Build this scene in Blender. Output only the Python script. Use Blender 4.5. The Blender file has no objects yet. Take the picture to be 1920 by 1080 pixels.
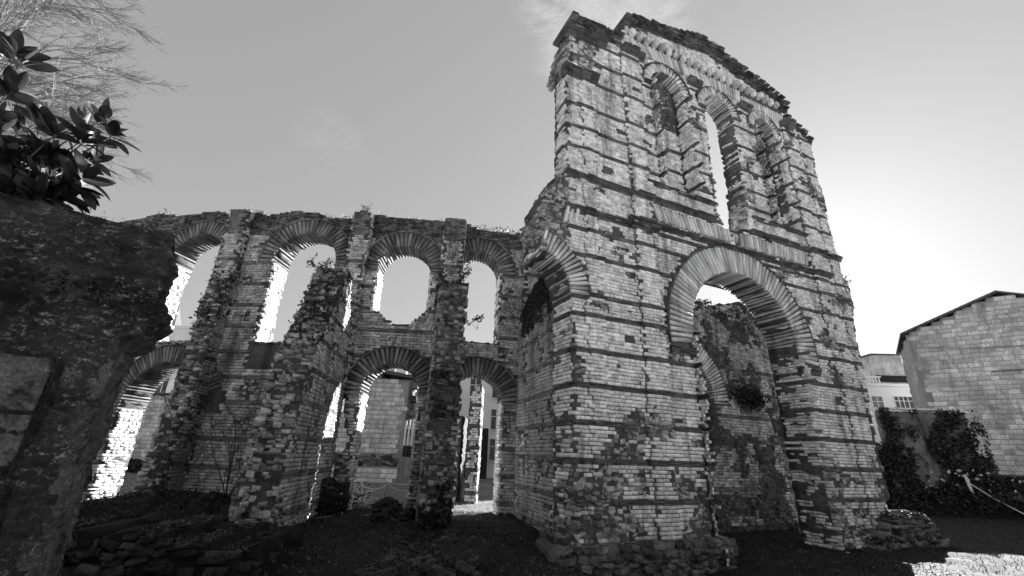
import bpy, math, random
import numpy as np
from mathutils import Vector, Matrix, noise

random.seed(7)
rng = np.random.default_rng(11)
C = bpy.context.scene.collection
S = bpy.context.scene
R = math.radians

# ------------------------------------------------------------------ camera, sky, sun, exposure
cd = bpy.data.cameras.new('camera'); cam = bpy.data.objects.new('camera', cd); C.objects.link(cam)
cd.sensor_width = 36; cd.lens = 36*820/1920; cd.clip_end = 2000; cd.clip_start = .05
_p, _r = R(20.9), R(2.0)
_f = Vector((0, math.cos(_p), math.sin(_p))); _u0 = Vector((0, -math.sin(_p), math.cos(_p))); _x0 = Vector((1, 0, 0))
_x = _x0*math.cos(_r)+_u0*math.sin(_r)
_u = _u0*math.cos(_r)-_x0*math.sin(_r)
cam.matrix_world = Matrix(((_x.x, _u.x, -_f.x, 0), (_x.y, _u.y, -_f.y, 0), (_x.z, _u.z, -_f.z, 0), (0, 0, 0, 1)))
S.camera = cam
SUN_AZ, SUN_EL = 37.5, 20.0
w = bpy.data.worlds.new('World'); S.world = w; w.use_nodes = True
nt = w.node_tree; N = nt.nodes; L = nt.links; N.clear()
sky = N.new('ShaderNodeTexSky'); sky.sky_type = 'NISHITA'; sky.sun_disc = False
sky.sun_elevation = R(SUN_EL); sky.sun_rotation = R(SUN_AZ); sky.dust_density = 1.0; sky.air_density = 1.0; sky.ozone_density = 1.0
bw = N.new('ShaderNodeRGBToBW'); L.new(sky.outputs[0], bw.inputs[0])
# a few wisps of cloud high over the tower
tc = N.new('ShaderNodeTexCoord')
mp = N.new('ShaderNodeMapping'); mp.inputs['Scale'].default_value = (9, 9, 20); mp.inputs['Rotation'].default_value = (.5, .9, .4)
L.new(tc.outputs['Generated'], mp.inputs[0])
cn = N.new('ShaderNodeTexNoise'); cn.inputs['Scale'].default_value = 1.0; cn.inputs['Detail'].default_value = 9; cn.inputs['Roughness'].default_value = .68; cn.inputs['Distortion'].default_value = .6
L.new(mp.outputs[0], cn.inputs[0])
def spot(d, deg):
    v = N.new('ShaderNodeVectorMath'); v.operation = 'DOT_PRODUCT'; v.inputs[1].default_value = Vector(d).normalized(); L.new(tc.outputs['Generated'], v.inputs[0])
    m = N.new('ShaderNodeMapRange'); m.interpolation_type = 'SMOOTHERSTEP'; m.inputs[1].default_value = math.cos(R(deg)); m.inputs[2].default_value = 1; L.new(v.outputs['Value'], m.inputs[0]); return m.outputs[0]
_s1 = spot((.27, 1, 1.38), 11); _s2 = spot((-.52, 1, .80), 5)
_sa = N.new('ShaderNodeMath'); _sa.operation = 'MULTIPLY_ADD'; _sa.inputs[1].default_value = .10; L.new(_s2, _sa.inputs[0]); L.new(_s1, _sa.inputs[2])
m1 = N.new('ShaderNodeMapRange'); m1.inputs[1].default_value = .42; m1.inputs[2].default_value = .66; L.new(cn.outputs[0], m1.inputs[0])
m2 = _sa
mm = N.new('ShaderNodeMath'); mm.operation = 'MULTIPLY'; L.new(m1.outputs[0], mm.inputs[0]); L.new(m2.outputs[0], mm.inputs[1])
mx = N.new('ShaderNodeMath'); mx.operation = 'MULTIPLY_ADD'; mx.inputs[1].default_value = 2.6; mx.inputs[2].default_value = 1.0; L.new(mm.outputs[0], mx.inputs[0])
fm = N.new('ShaderNodeMath'); fm.operation = 'MULTIPLY'; L.new(mx.outputs[0], fm.inputs[0]); L.new(bw.outputs[0], fm.inputs[1])
bg = N.new('ShaderNodeBackground'); bg.inputs[1].default_value = 0.086
gm = N.new('ShaderNodeMath'); gm.operation = 'POWER'; gm.inputs[1].default_value = .36; L.new(fm.outputs[0], gm.inputs[0]); L.new(gm.outputs[0], bg.inputs[0])
ow = N.new('ShaderNodeOutputWorld'); L.new(bg.outputs[0], ow.inputs[0])
sl = bpy.data.lights.new('sun', 'SUN'); sl.energy = 5.0; sl.angle = R(.5); sl.color = (1, 1, 1)
so = bpy.data.objects.new('sun', sl); C.objects.link(so)
so.rotation_euler = Vector((math.sin(R(SUN_AZ))*math.cos(R(SUN_EL)), math.cos(R(SUN_AZ))*math.cos(R(SUN_EL)), math.sin(R(SUN_EL)))).to_track_quat('Z', 'Y').to_euler()
S.view_settings.view_transform = 'Standard'; S.view_settings.look = 'None'; S.view_settings.gamma = 1
S.view_settings.exposure = 2.05; S.view_settings.use_curve_mapping = False
S.render.engine = 'CYCLES'; S.cycles.max_bounces = 6; S.cycles.diffuse_bounces = 4; S.cycles.use_denoising = True

# ------------------------------------------------------------------ materials (a black and white photograph: all greys)
def mat(name, base, var=.25, patch=.35, pscale=.9, fine=.25, fscale=22, streak=0.0, blotch=0.0, bscale=3., bump=.5, bumpscale=45, rough=.9, blotch_col=.015, lichen=0., transl=0., speck=0.0):
    m = bpy.data.materials.new(name); m.use_nodes = True
    nt = m.node_tree; N = nt.nodes; L = nt.links
    b = N['Principled BSDF']; b.inputs['Roughness'].default_value = rough
    b.inputs['Specular IOR Level'].default_value = .25 if rough > .6 else .5
    def math_(op, a, bb, c=None):
        n = N.new('ShaderNodeMath'); n.operation = op
        for i, v in enumerate((a, bb, c)):
            if v is None: continue
            if isinstance(v, (int, float)): n.inputs[i].default_value = v
            else: L.new(v, n.inputs[i])
        return n.outputs[0]
    def rngn(v, a, bb, c, d):
        n = N.new('ShaderNodeMapRange'); n.inputs[1].default_value = a; n.inputs[2].default_value = bb; n.inputs[3].default_value = c; n.inputs[4].default_value = d
        L.new(v, n.inputs[0]); return n.outputs[0]
    g = N.new('ShaderNodeNewGeometry'); oi = N.new('ShaderNodeObjectInfo')
    pos = g.outputs['Position']
    def nz(scale, detail=4, rough_=.6, stretch=None, dist=0):
        n = N.new('ShaderNodeTexNoise'); n.inputs['Scale'].default_value = scale; n.inputs['Detail'].default_value = detail; n.inputs['Roughness'].default_value = rough_; n.inputs['Distortion'].default_value = dist
        if stretch:
            mp = N.new('ShaderNodeMapping'); mp.inputs['Scale'].default_value = stretch; L.new(pos, mp.inputs[0]); L.new(mp.outputs[0], n.inputs[0])
        else: L.new(pos, n.inputs[0])
        return n.outputs[0]
    rnd = math_('FRACT', math_('ADD', g.outputs['Random Per Island'], oi.outputs['Random']), 0)
    col = rngn(rnd, 0, 1, base*(1-var), base*(1+var))
    col = math_('MULTIPLY', col, rngn(nz(pscale, 5, .65), .3, .7, 1-patch, 1+patch))
    col = math_('MULTIPLY', col, rngn(nz(fscale, 6, .75), .3, .7, 1-fine, 1+fine))
    if streak:
        s = rngn(nz(1.6, 6, .7, (1.1, 1.1, .13)), .52, .66, 0, streak)
        col = math_('MULTIPLY', col, math_('SUBTRACT', 1, s))
    if blotch:
        s = rngn(nz(bscale, 8, .72, None, .4), .5, .62, 0, blotch)
        col = math_('ADD', math_('MULTIPLY', col, math_('SUBTRACT', 1, s)), math_('MULTIPLY', s, blotch_col))
    if speck:
        s = rngn(nz(11, 8, .8, (1, 1, 1.7)), .52, .60, 0, 1)
        s2 = rngn(nz(38, 4, .7), .45, .62, .1, 1)
        s3 = rngn(nz(1.9, 3, .6), .38, .62, .05, 1.25)
        col = math_('ADD', col, math_('MULTIPLY', math_('MULTIPLY', math_('MULTIPLY', s, s2), s3), speck))
    if lichen:
        s = rngn(nz(5.5, 5, .6), .62, .68, 0, lichen)
        col = math_('ADD', math_('MULTIPLY', col, math_('SUBTRACT', 1, s)), math_('MULTIPLY', s, .45))
    cc = N.new('ShaderNodeCombineColor')
    for i in range(3): L.new(col, cc.inputs[i])
    L.new(cc.outputs[0], b.inputs['Base Color'])
    if bump:
        bp = N.new('ShaderNodeBump'); bp.inputs['Strength'].default_value = bump; bp.inputs['Distance'].default_value = .03
        L.new(math_('ADD', nz(bumpscale, 5, .7), math_('MULTIPLY', nz(bumpscale*.22, 4, .7), 1.5)), bp.inputs['Height'])
        L.new(bp.outputs[0], b.inputs['Normal'])
    if transl:
        t = N.new('ShaderNodeBsdfTranslucent'); ms = N.new('ShaderNodeMixShader'); ms.inputs[0].default_value = transl
        L.new(cc.outputs[0], t.inputs[0]); L.new(b.outputs[0], ms.inputs[1]); L.new(t.outputs[0], ms.inputs[2])
        L.new(ms.outputs[0], N['Material Output'].inputs[0])
    return m
M = dict(
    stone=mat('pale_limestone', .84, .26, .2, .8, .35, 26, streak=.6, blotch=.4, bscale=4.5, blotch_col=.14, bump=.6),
    mortar=mat('weathered_mortar', .11, .1, .5, 1.2, .4, 20, streak=.6, blotch=.6, bscale=3, blotch_col=.05, bump=.9, bumpscale=25),
    brick=mat('roman_brick', .15, .35, .35, 1.5, .3, 30, streak=.5, bump=.5),
    arch_brick=mat('arch_brick', .68, .28, .25, 1.5, .3, 30, streak=.5, bump=.5),
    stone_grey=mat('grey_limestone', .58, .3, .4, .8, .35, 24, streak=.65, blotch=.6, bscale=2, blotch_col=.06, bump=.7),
    mortar_grey=mat('grey_mortar', .10, .1, .5, 1.2, .4, 18, streak=.6, blotch=.6, bscale=2.4, blotch_col=.03, bump=1, bumpscale=22),
    brick_dark=mat('sooty_brick', .24, .3, .4, 1.5, .3, 30, streak=.5, bump=.5),
    crust=mat('blackened_stone', .17, .5, .5, 1.4, .4, 24, streak=.5, blotch=.7, bscale=2.6, bump=.8),
    rubble=mat('rubble_stone', .46, .5, .4, 1.4, .4, 20, streak=.4, blotch=.55, bscale=2.2, blotch_col=.03, bump=.9),
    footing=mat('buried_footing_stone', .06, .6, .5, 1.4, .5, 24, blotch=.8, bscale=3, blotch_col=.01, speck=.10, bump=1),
    rubble_mid=mat('sooty_rubble', .27, .6, .4, 1.4, .4, 20, streak=.5, blotch=.6, bscale=2.2, blotch_col=.02, bump=.9),
    rubble_dark=mat('mossy_rubble', .15, .6, .5, 1.4, .4, 20, blotch=.6, bscale=2.6, blotch_col=.015, lichen=.35, bump=.9),
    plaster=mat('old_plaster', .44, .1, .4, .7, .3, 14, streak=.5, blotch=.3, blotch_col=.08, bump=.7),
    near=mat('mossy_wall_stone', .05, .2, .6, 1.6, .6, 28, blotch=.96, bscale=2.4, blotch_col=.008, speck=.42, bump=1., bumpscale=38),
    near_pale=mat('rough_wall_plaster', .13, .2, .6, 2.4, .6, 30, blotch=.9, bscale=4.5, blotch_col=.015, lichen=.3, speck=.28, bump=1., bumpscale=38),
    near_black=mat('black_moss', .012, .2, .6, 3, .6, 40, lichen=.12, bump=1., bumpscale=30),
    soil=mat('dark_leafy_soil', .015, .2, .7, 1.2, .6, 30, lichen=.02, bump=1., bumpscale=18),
    grass_ground=mat('short_lawn', .2, .1, .4, .5, .5, 30, bump=.8, bumpscale=25),
    bounce_ground=mat('pale_bounce_ground', .68, .1, .15, .5, .3, 30, bump=.5),  # unseen pale ground, added to bounce sunlight onto the shaded walls
    ivy=mat('ivy_leaf', .035, .6, .4, 2, .2, 30, bump=0, rough=.45, transl=.25),
    litter=mat('fallen_leaf', .055, .9, .4, 2, .2, 30, bump=0, rough=.6),
    grass=mat('dry_grass', .22, .4, .2, 2, .2, 30, bump=0, transl=.5),
    gloss=mat('magnolia_leaf', .022, .5, .3, 2, .2, 30, bump=.1, rough=.5, transl=.12),
    bark=mat('dark_bark', .09, .2, .4, 4, .4, 40, bump=.8),
    pale_bark=mat('pale_bark', .2, .3, .3, 4, .3, 40, bump=.5),
    ashlar=mat('gable_ashlar', .74, .24, .4, .45, .35, 10, streak=.4, blotch=.55, bscale=.9, blotch_col=.2, bump=.5, bumpscale=12),
    stained=mat('stained_concrete', .20, .1, .5, .5, .4, 14, streak=.8, blotch=.8, bscale=.9, blotch_col=.03, bump=.7),
    ashlar_joint=mat('gable_joint', .36, .1, .3, .6, .25, 10, bump=.5, bumpscale=12),
    render=mat('pale_render', .80, .04, .08, .5, .06, 8, bump=.15),
    tile=mat('roof_tile', .10, .4, .3, 2, .3, 20, bump=.4),
    glass=mat('dark_window_glass', .05, .2, .1, 1, .1, 4, bump=0, rough=.15),
    paint=mat('white_paint', .78, .05, .08, 2, .08, 20, bump=.1, rough=.5),
    shutter=mat('grey_shutter', .30, .1, .1, 2, .1, 20, bump=.1),
    wood=mat('weathered_wood', .28, .35, .3, 3, .35, 30, streak=.3, bump=.5),
    dark=mat('dark_panel', .025, .2, .3, 3, .2, 20, bump=.2),
    rope=mat('pale_rope', .6, .1, .1, 3, .1, 20, bump=.2),
    bloom_glint=mat('white_petal_glint', .8, .1, .1, 3, .1, 20, bump=0, transl=.3),  # white of the blossom shrub and of the painted sun glints
)

# ------------------------------------------------------------------ object helpers
def tag(o, label=None, cat=None, group=None, kind=None):
    if label: o['label'] = label
    if cat: o['category'] = cat
    if group: o['group'] = group
    if kind: o['kind'] = kind
    return o
def root(name, loc, label, cat, group=None):
    o = bpy.data.objects.new(name, None); o.location = loc; C.objects.link(o); o.empty_display_size = .3
    return tag(o, label, cat, group)
def mesh_np(name, V, F, m, smooth=False):
    """V (n,3) array, F (k,4) quads or (k,3) tris array or list of arrays"""
    me = bpy.data.meshes.new(name)
    Fs = F if isinstance(F, list) else [F]
    Fs = [np.asarray(f, dtype=np.int32) for f in Fs if len(f)]
    me.vertices.add(len(V)); me.vertices.foreach_set('co', np.asarray(V, dtype=np.float32).ravel())
    tot = sum(f.size for f in Fs); np_ = sum(len(f) for f in Fs)
    me.loops.add(tot); me.loops.foreach_set('vertex_index', np.concatenate([f.ravel() for f in Fs]))
    ls = np.concatenate([np.full(len(f), f.shape[1], dtype=np.int32) for f in Fs])
    me.polygons.add(np_); me.polygons.foreach_set('loop_start', np.concatenate([[0], np.cumsum(ls)[:-1]]).astype(np.int32))
    if smooth: me.polygons.foreach_set('use_smooth', np.ones(np_, dtype=bool))
    me.materials.append(m); me.update(calc_edges=True)
    return me
def link(name, me, parent=None, kind=None):
    o = bpy.data.objects.new(name, me); C.objects.link(o)
    if parent is not None: o.parent = parent
    if kind: o['kind'] = kind
    return o
def rel(V, parent):
    """world coordinates -> coordinates local to the (possibly nested) parent"""
    V = np.asarray(V, dtype=float); p = parent
    while p is not None:
        V = V-np.array(p.location)[None, :]; p = p.parent
    return V

# ------------------------------------------------------------------ wall faces: (u, z, d) -> world
class Flat:
    def __init__(s, ox, oy, az, side=1):
        a = R(az); s.O = np.array([ox, oy]); s.U = np.array([math.sin(a), math.cos(a)])
        s.Nn = side*np.array([math.cos(a), -math.sin(a)])   # outward
    def pt(s, u, z, d):
        u, z, d = np.broadcast_arrays(np.asarray(u, float), np.asarray(z, float), np.asarray(d, float))
        return np.stack([s.O[0]+u*s.U[0]+d*s.Nn[0], s.O[1]+u*s.U[1]+d*s.Nn[1], z], -1)
    def frame(s, u):
        k = len(u); return np.tile(np.r_[s.U, 0], (k, 1)), np.tile(np.r_[s.Nn, 0], (k, 1))
class Curved:
    """the arcade: front face runs along a shallow curve y = 16.2 + .014 (x+7)^2 (+ back)"""
    def __init__(s, back=0): s.b = back
    def _n(s, u):
        g = .028*(u+7); l = np.sqrt(1+g*g); return g, l
    def pt(s, u, z, d):
        u, z, d = np.broadcast_arrays(np.asarray(u, float), np.asarray(z, float), np.asarray(d, float))
        g, l = s._n(u); dd = d-s.b
        return np.stack([u+dd*g/l, 16.2+.014*(u+7)**2-dd/l, z], -1)
    def frame(s, u):
        g, l = s._n(u); z = np.zeros_like(u)
        return np.stack([1/l, g/l, z], -1), np.stack([g/l, -1/l, z], -1)
ZH = np.array([0, 0, 1.])

def inpoly(u, z, P):
    u = np.asarray(u); z = np.asarray(z); r = np.zeros(u.shape, bool); n = len(P)
    for i in range(n):
        x1, y1 = P[i]; x2, y2 = P[(i+1) % n]
        c = (y1 > z) != (y2 > z)
        with np.errstate(divide='ignore', invalid='ignore'):
            xx = (x2-x1)*(z-y1)/((y2-y1) if y2 != y1 else 1e-9)+x1
        r ^= c & (u < xx)
    return r
def arch_in(u, z, cu, cz, r, zb):
    """inside an arched opening: half disc over a straight-sided opening down to zb"""
    return ((u-cu)**2+(z-cz)**2 < r*r) & (z >= cz) | (abs(u-cu) < r) & (z < cz) & (z > zb)

# ------------------------------------------------------------------ pieces
def variants(n, ch, jit, seed, yj=(-.09, .05), yc=None):
    r = np.random.default_rng(seed); out = []
    for k in range(n):
        q = np.array([(-.5, -.5), (.5, -.5), (.5, .5), (-.5, .5)])
        v = []
        for yy, s in ((0, 1), (1-(ch[1] if yc is None else yc), 1), (1, 1-ch[0])):
            jj = r.uniform(-jit, jit, (4, 2)) if yy > 0 else np.zeros((4, 2))
            v += [((a*s+j[0]), yy+(r.uniform(*yj) if yy == 1 else 0), (b*(1-(1-s)*ch[1]/max(ch[0], 1e-6))+j[1])) for (a, b), j in zip(q, jj)]
        out.append(np.array(v))
    return np.array(out)
VF = np.array([[8, 9, 10, 11]]+[[a, (a+1) % 4, 4+(a+1) % 4, 4+a] for a in range(4)]+[[4+a, 4+(a+1) % 4, 8+(a+1) % 4, 8+a] for a in range(4)])
VAR = dict(stone=variants(20, (.05, .11), .035, 1, (-.10, .05), .12), brick=variants(12, (.03, .10), .03, 2, (-.06, .03), .08), vous=variants(14, (.10, .03), .028, 3, (-.012, .006), .012), rubble=variants(24, (.13, .20), .17, 4, (-.30, .10), .16), ashlar=variants(8, (.03, .06), .008, 5, (-.05, .02), .1))
_vm = {}
def vmesh(style, i, m):
    k = (style, i, m.name)
    if k not in _vm: _vm[k] = mesh_np(style, VAR[style][i], VF, m)
    return _vm[k]
class Pieces:
    def __init__(s): s.c = []; s.a = []; s.b = []; s.n = []; s.s = []
    def add(s, c, a, b, n, size):
        s.c.append(c); s.a.append(a); s.b.append(b); s.n.append(n); s.s.append(size)
    def get(s):
        if not s.c: return None
        return [np.concatenate(x) for x in (s.c, s.a, s.b, s.n, s.s)]
TOTAL = {}
def build(P, name, m, parent, style='stone', nobj=300, stuff=None):
    g = P.get()
    if g is None or len(g[0]) == 0: return
    c, a, b, n, sz = g; K = len(c)
    V = VAR[style]; vi = rng.integers(0, len(V), K)
    fc = c+n*sz[:, 2:3]
    d2 = (fc**2).sum(1); view = np.maximum(0.02, -(fc*n).sum(1)/np.sqrt(d2))
    # inside the frame?
    f = np.array(_f); x = np.array(_x); u = np.array(_u)
    dep = fc@f; inn = (dep > .1) & (np.abs(fc@x)/np.maximum(dep, .1) < 1.18) & (np.abs(fc@u)/np.maximum(dep, .1) < .67)
    score = sz[:, 0]*sz[:, 1]*view/d2*np.where(inn, 1, .0001)
    order = np.argsort(-score); ob = order[:nobj]; st = order[nobj:]
    if parent is not None:
        L0 = np.zeros(3); q = parent
        while q is not None: L0 = L0+np.array(q.location); q = q.parent
    else: L0 = np.zeros(3)
    for i in ob:
        if score[i] < 1e-9: continue
        o = bpy.data.objects.new(name, vmesh(style, int(vi[i]), m)); C.objects.link(o); o.parent = parent
        A = a[i]*sz[i, 0]; B = n[i]*sz[i, 2]; D = b[i]*sz[i, 1]; p = c[i]-L0
        o.matrix_basis = Matrix(((A[0], B[0], D[0], p[0]), (A[1], B[1], D[1], p[1]), (A[2], B[2], D[2], p[2]), (0, 0, 0, 1)))
    if len(st):
        v = V[vi[st]]                                         # (k,12,3)
        W = c[st][:, None]+v[:, :, 0:1]*(a[st]*sz[st, 0:1])[:, None]+v[:, :, 1:2]*(n[st]*sz[st, 2:3])[:, None]+v[:, :, 2:3]*(b[st]*sz[st, 1:2])[:, None]
        W = W.reshape(-1, 3)-L0
        F = (VF[None]+12*np.arange(len(st))[:, None, None]).reshape(-1, 4)
        link(stuff or (name+'work'), mesh_np(name+'work', W, F, m), parent, 'stuff')
    TOTAL[name] = TOTAL.get(name, 0)+K

def lay(face, inside, box, Pst, Pbr, bands=(), pitch=.105, wr=(.16, .34), doff=None, dep=.07, proud=.022, drop=None, bh=.05, brows=3, bproud=.035, gap=.012, rough=1.0, fill=None):
    """courses of small stone blocks with levelling bands of thin bricks"""
    u0, u1, z0, z1 = box
    rows = []; bands = sorted(bands); z = z0
    bz = [(bb-brows*bh/2, bb+brows*bh/2) for bb in bands]
    for lo, hi in bz+[(z1, z1)]:
        n = max(0, int(round((lo-z)/pitch)))
        if n > 0:
            p = (lo-z)/n
            rows += [(z+(i+.5)*p, p, 0) for i in range(n)]
        if hi > lo: rows += [(lo+(i+.5)*bh, bh, 1) for i in range(brows)]
        z = hi
    for zc, h, isb in rows:
        if zc < z0 or zc > z1: continue
        wa, wb = ((.26, .46) if isb else wr)
        k = int((u1-u0)/wa)+3
        ws = rng.uniform(wa, wb, k); e = u0-rng.uniform(0, wb)+np.r_[0, np.cumsum(ws)]
        uc = (e[:-1]+e[1:])/2; uw = ws
        ok = np.ones(len(uc), bool)
        zz = np.full(len(uc), zc)
        ok &= inside(uc, zz)
        for sx in (-.36, .36):
            for sy in (-.3, .3): ok &= inside(uc+uw*sx, zz+h*sy)
        if drop is not None:
            dm = np.zeros(len(uc), bool); dm[ok] = drop(uc[ok], zz[ok], isb) if ok.any() else False
            if fill is not None and (dm & ok).any():
                fu = uc[dm & ok]; fw = uw[dm & ok]
                if isb: fu = np.concatenate([fu-fw*.25, fu+fw*.25]); fw = np.concatenate([fw, fw])*.5
                m_ = len(fu); fa1, fn1 = face.frame(fu); fo = doff(fu, zc) if doff is not None else 0
                an = rng.normal(0, .14, m_); FA = fa1*np.cos(an)[:, None]+ZH*np.sin(an)[:, None]; FB = -fa1*np.sin(an)[:, None]+ZH*np.cos(an)[:, None]
                FN = fn1+FA*rng.normal(0, .12, (m_, 1))+FB*rng.normal(0, .14, (m_, 1)); FN /= np.linalg.norm(FN, axis=1)[:, None]
                fill.add(face.pt(fu+rng.uniform(-.03, .03, m_), zc+rng.uniform(-.02, .02, m_), fo-.12), FA, FB, FN, np.stack([fw*rng.uniform(.6, 1.1, m_), h*rng.uniform(.75, 1.35, m_), .12+rng.uniform(-.05, .02, m_)], -1))
            ok &= ~dm
        uc = uc[ok]; uw = uw[ok]; n = len(uc)
        if n == 0: continue
        a, nn = face.frame(uc)
        off = doff(uc, zc) if doff is not None else np.zeros(n)
        wob = np.array([noise.noise(Vector((float(q)*.8, zc*.8, 3.1))) for q in uc])*.03*rough
        pr = (bproud if isb else proud)+rng.uniform(-.016, .016, n)*rough+wob
        zj = rng.uniform(-.004, .004, n)
        c = face.pt(uc, zc+zj, off-dep)
        ang = rng.normal(0, .012*rough, n)
        A = a*np.cos(ang)[:, None]+ZH*np.sin(ang)[:, None]; B = -a*np.sin(ang)[:, None]+ZH*np.cos(ang)[:, None]
        g = gap*(.6 if isb else 1)
        sz = np.stack([uw-g*rng.uniform(.7, 1.6, n), np.full(n, h-g)*rng.uniform(.9, 1.0, n), dep+pr], -1)
        (Pbr if isb else Pst).add(c, A, B, nn, sz)

def ring(face, cu, cz, ri, ro, P, n, T=1.0, a0=0, a1=180, proud=.03, hood=None, stilt=0, every=1, keep=None):
    an = np.linspace(R(a0), R(a1), n+1); am = (an[:-1]+an[1:])/2
    if keep is not None: am = am[keep(np.degrees(am))]
    k = len(am); rm = (ri+ro)/2+rng.uniform(-.006, .006, k)
    u = cu+rm*np.cos(am); z = cz+rm*np.sin(am)
    a, nn = face.frame(u)
    B = a*np.cos(am)[:, None]+ZH*np.sin(am)[:, None]; A = a*np.sin(am)[:, None]-ZH*np.cos(am)[:, None]
    wd = rm*(an[1]-an[0])*rng.uniform(.62, .8, k)
    pr = proud+rng.uniform(-.015, .015, k)
    P.add(face.pt(u, z, -T), A, B, nn, np.stack([wd, np.full(k, ro-ri)+rng.uniform(-.02, .01, k), T+pr], -1))
    if hood is not None:
        m_ = max(4, int((a1-a0)/180*math.pi*ro/.32)); an = np.linspace(R(a0), R(a1), m_+1); am = (an[:-1]+an[1:])/2
        u = cu+(ro+.04)*np.cos(am); z = cz+(ro+.04)*np.sin(am); a, nn = face.frame(u); k = len(am)
        B = a*np.cos(am)[:, None]+ZH*np.sin(am)[:, None]; A = a*np.sin(am)[:, None]-ZH*np.cos(am)[:, None]
        hood.add(face.pt(u, z, -.08), A, B, nn, np.stack([np.full(k, ro*(an[1]-an[0])*.95), np.full(k, .045), .08+.06+rng.uniform(-.01, .01, k)], -1))

def core(name, face, inside, box, T, m, parent, cell=.13, jit=.02, front=-.03, edge=.3, doff=None):
    """the mortared rubble core of a wall: a jagged slab, T thick, built of cells that follow the ruin's outline"""
    u0, u1, z0, z1 = box
    nu = int(math.ceil((u1-u0)/cell)); nz_ = int(math.ceil((z1-z0)/cell))
    us = u0+cell*np.arange(nu+1); zs = z0+cell*np.arange(nz_+1)
    cu, cz = np.meshgrid((us[:-1]+us[1:])/2, (zs[:-1]+zs[1:])/2, indexing='ij')
    ins = inside(cu.ravel(), cz.ravel()).reshape(cu.shape)
    U, Z = np.meshgrid(us, zs, indexing='ij')
    ju = rng.uniform(-1, 1, U.shape)*cell*edge; jz = rng.uniform(-1, 1, U.shape)*cell*edge
    d1 = front+rng.uniform(-jit, jit, U.shape)
    if doff is not None: d1 = d1+np.stack([doff(U[:, k], Z[0, k]) for k in range(U.shape[1])], 1)
    Vf = face.pt(U+ju, Z+jz, d1).reshape(-1, 3); Vb = face.pt(U+ju, Z+jz, -T+rng.uniform(-jit, jit, U.shape)).reshape(-1, 3)
    # a middle ring for rough sides
    nsl = max(1, int(T/.35))
    mids = [face.pt(U+ju+rng.uniform(-1, 1, U.shape)*cell*.35, Z+jz+rng.uniform(-1, 1, U.shape)*cell*.35, front-(T+front)*(k/nsl)+0*U).reshape(-1, 3) for k in range(1, nsl)]
    lay_ = [Vf]+mids+[Vb]; nv = len(Vf)
    idx = lambda i, j: i*(nz_+1)+j
    I, J = np.nonzero(ins); F = []
    q = np.stack([idx(I, J), idx(I+1, J), idx(I+1, J+1), idx(I, J+1)], -1)
    F.append(q); F.append(q[:, ::-1]+nv*(len(lay_)-1))
    pad = np.pad(ins, 1)
    for di, dj, (p, s) in ((-1, 0, ((0, 1), (0, 0))), (1, 0, ((1, 0), (1, 1))), (0, -1, ((0, 0), (1, 0))), (0, 1, ((1, 1), (0, 1)))):
        e = ins & ~pad[1+di:1+di+ins.shape[0], 1+dj:1+dj+ins.shape[1]]
        i, j = np.nonzero(e)
        if len(i) == 0: continue
        A = idx(i+p[0], j+p[1]); B = idx(i+s[0], j+s[1])
        for k in range(len(lay_)-1): F.append(np.stack([B+nv*k, A+nv*k, A+nv*(k+1), B+nv*(k+1)], -1))
    V = np.concatenate(lay_); F = np.concatenate(F)
    used = np.unique(F); mp = np.zeros(len(V), int); mp[used] = np.arange(len(used))
    return link(name, mesh_np(name, rel(V[used], parent), mp[F], m), parent)

def rubble(face, inside, box, P, size=(.1, .3), pitch=.15, depth=(.02, .10), skip=.12, doff=0):
    u0, u1, z0, z1 = box; z = z0
    while z < z1:
        h = rng.uniform(.7, 1.15)*pitch; u = u0-rng.uniform(0, .1); us = []; ws = []
        while u < u1:
            wd = rng.uniform(*size); us.append(u+wd/2); ws.append(wd); u += wd*.96
        us = np.array(us); ws = np.array(ws); zz = z+h/2+rng.uniform(-.03, .03, len(us))
        ok = inside(us, zz) & (rng.uniform(0, 1, len(us)) > skip)
        us = us[ok]; ws = ws[ok]; zz = zz[ok]; n = len(us)
        if n:
            a, nn = face.frame(us); ang = rng.normal(0, .16, n)
            A = a*np.cos(ang)[:, None]+ZH*np.sin(ang)[:, None]; B = -a*np.sin(ang)[:, None]+ZH*np.cos(ang)[:, None]
            tl = rng.normal(0, .13, (n, 2)); N2 = nn+A*tl[:, :1]+B*tl[:, 1:]; N2 /= np.linalg.norm(N2, axis=1)[:, None]
            P.add(face.pt(us, zz, doff-.12), A, B, N2, np.stack([ws*rng.uniform(.8, 1.05, n), h*rng.uniform(.65, 1.1, n), .12+rng.uniform(depth[0], depth[1], n)], -1))
        z += h*.95

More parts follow.
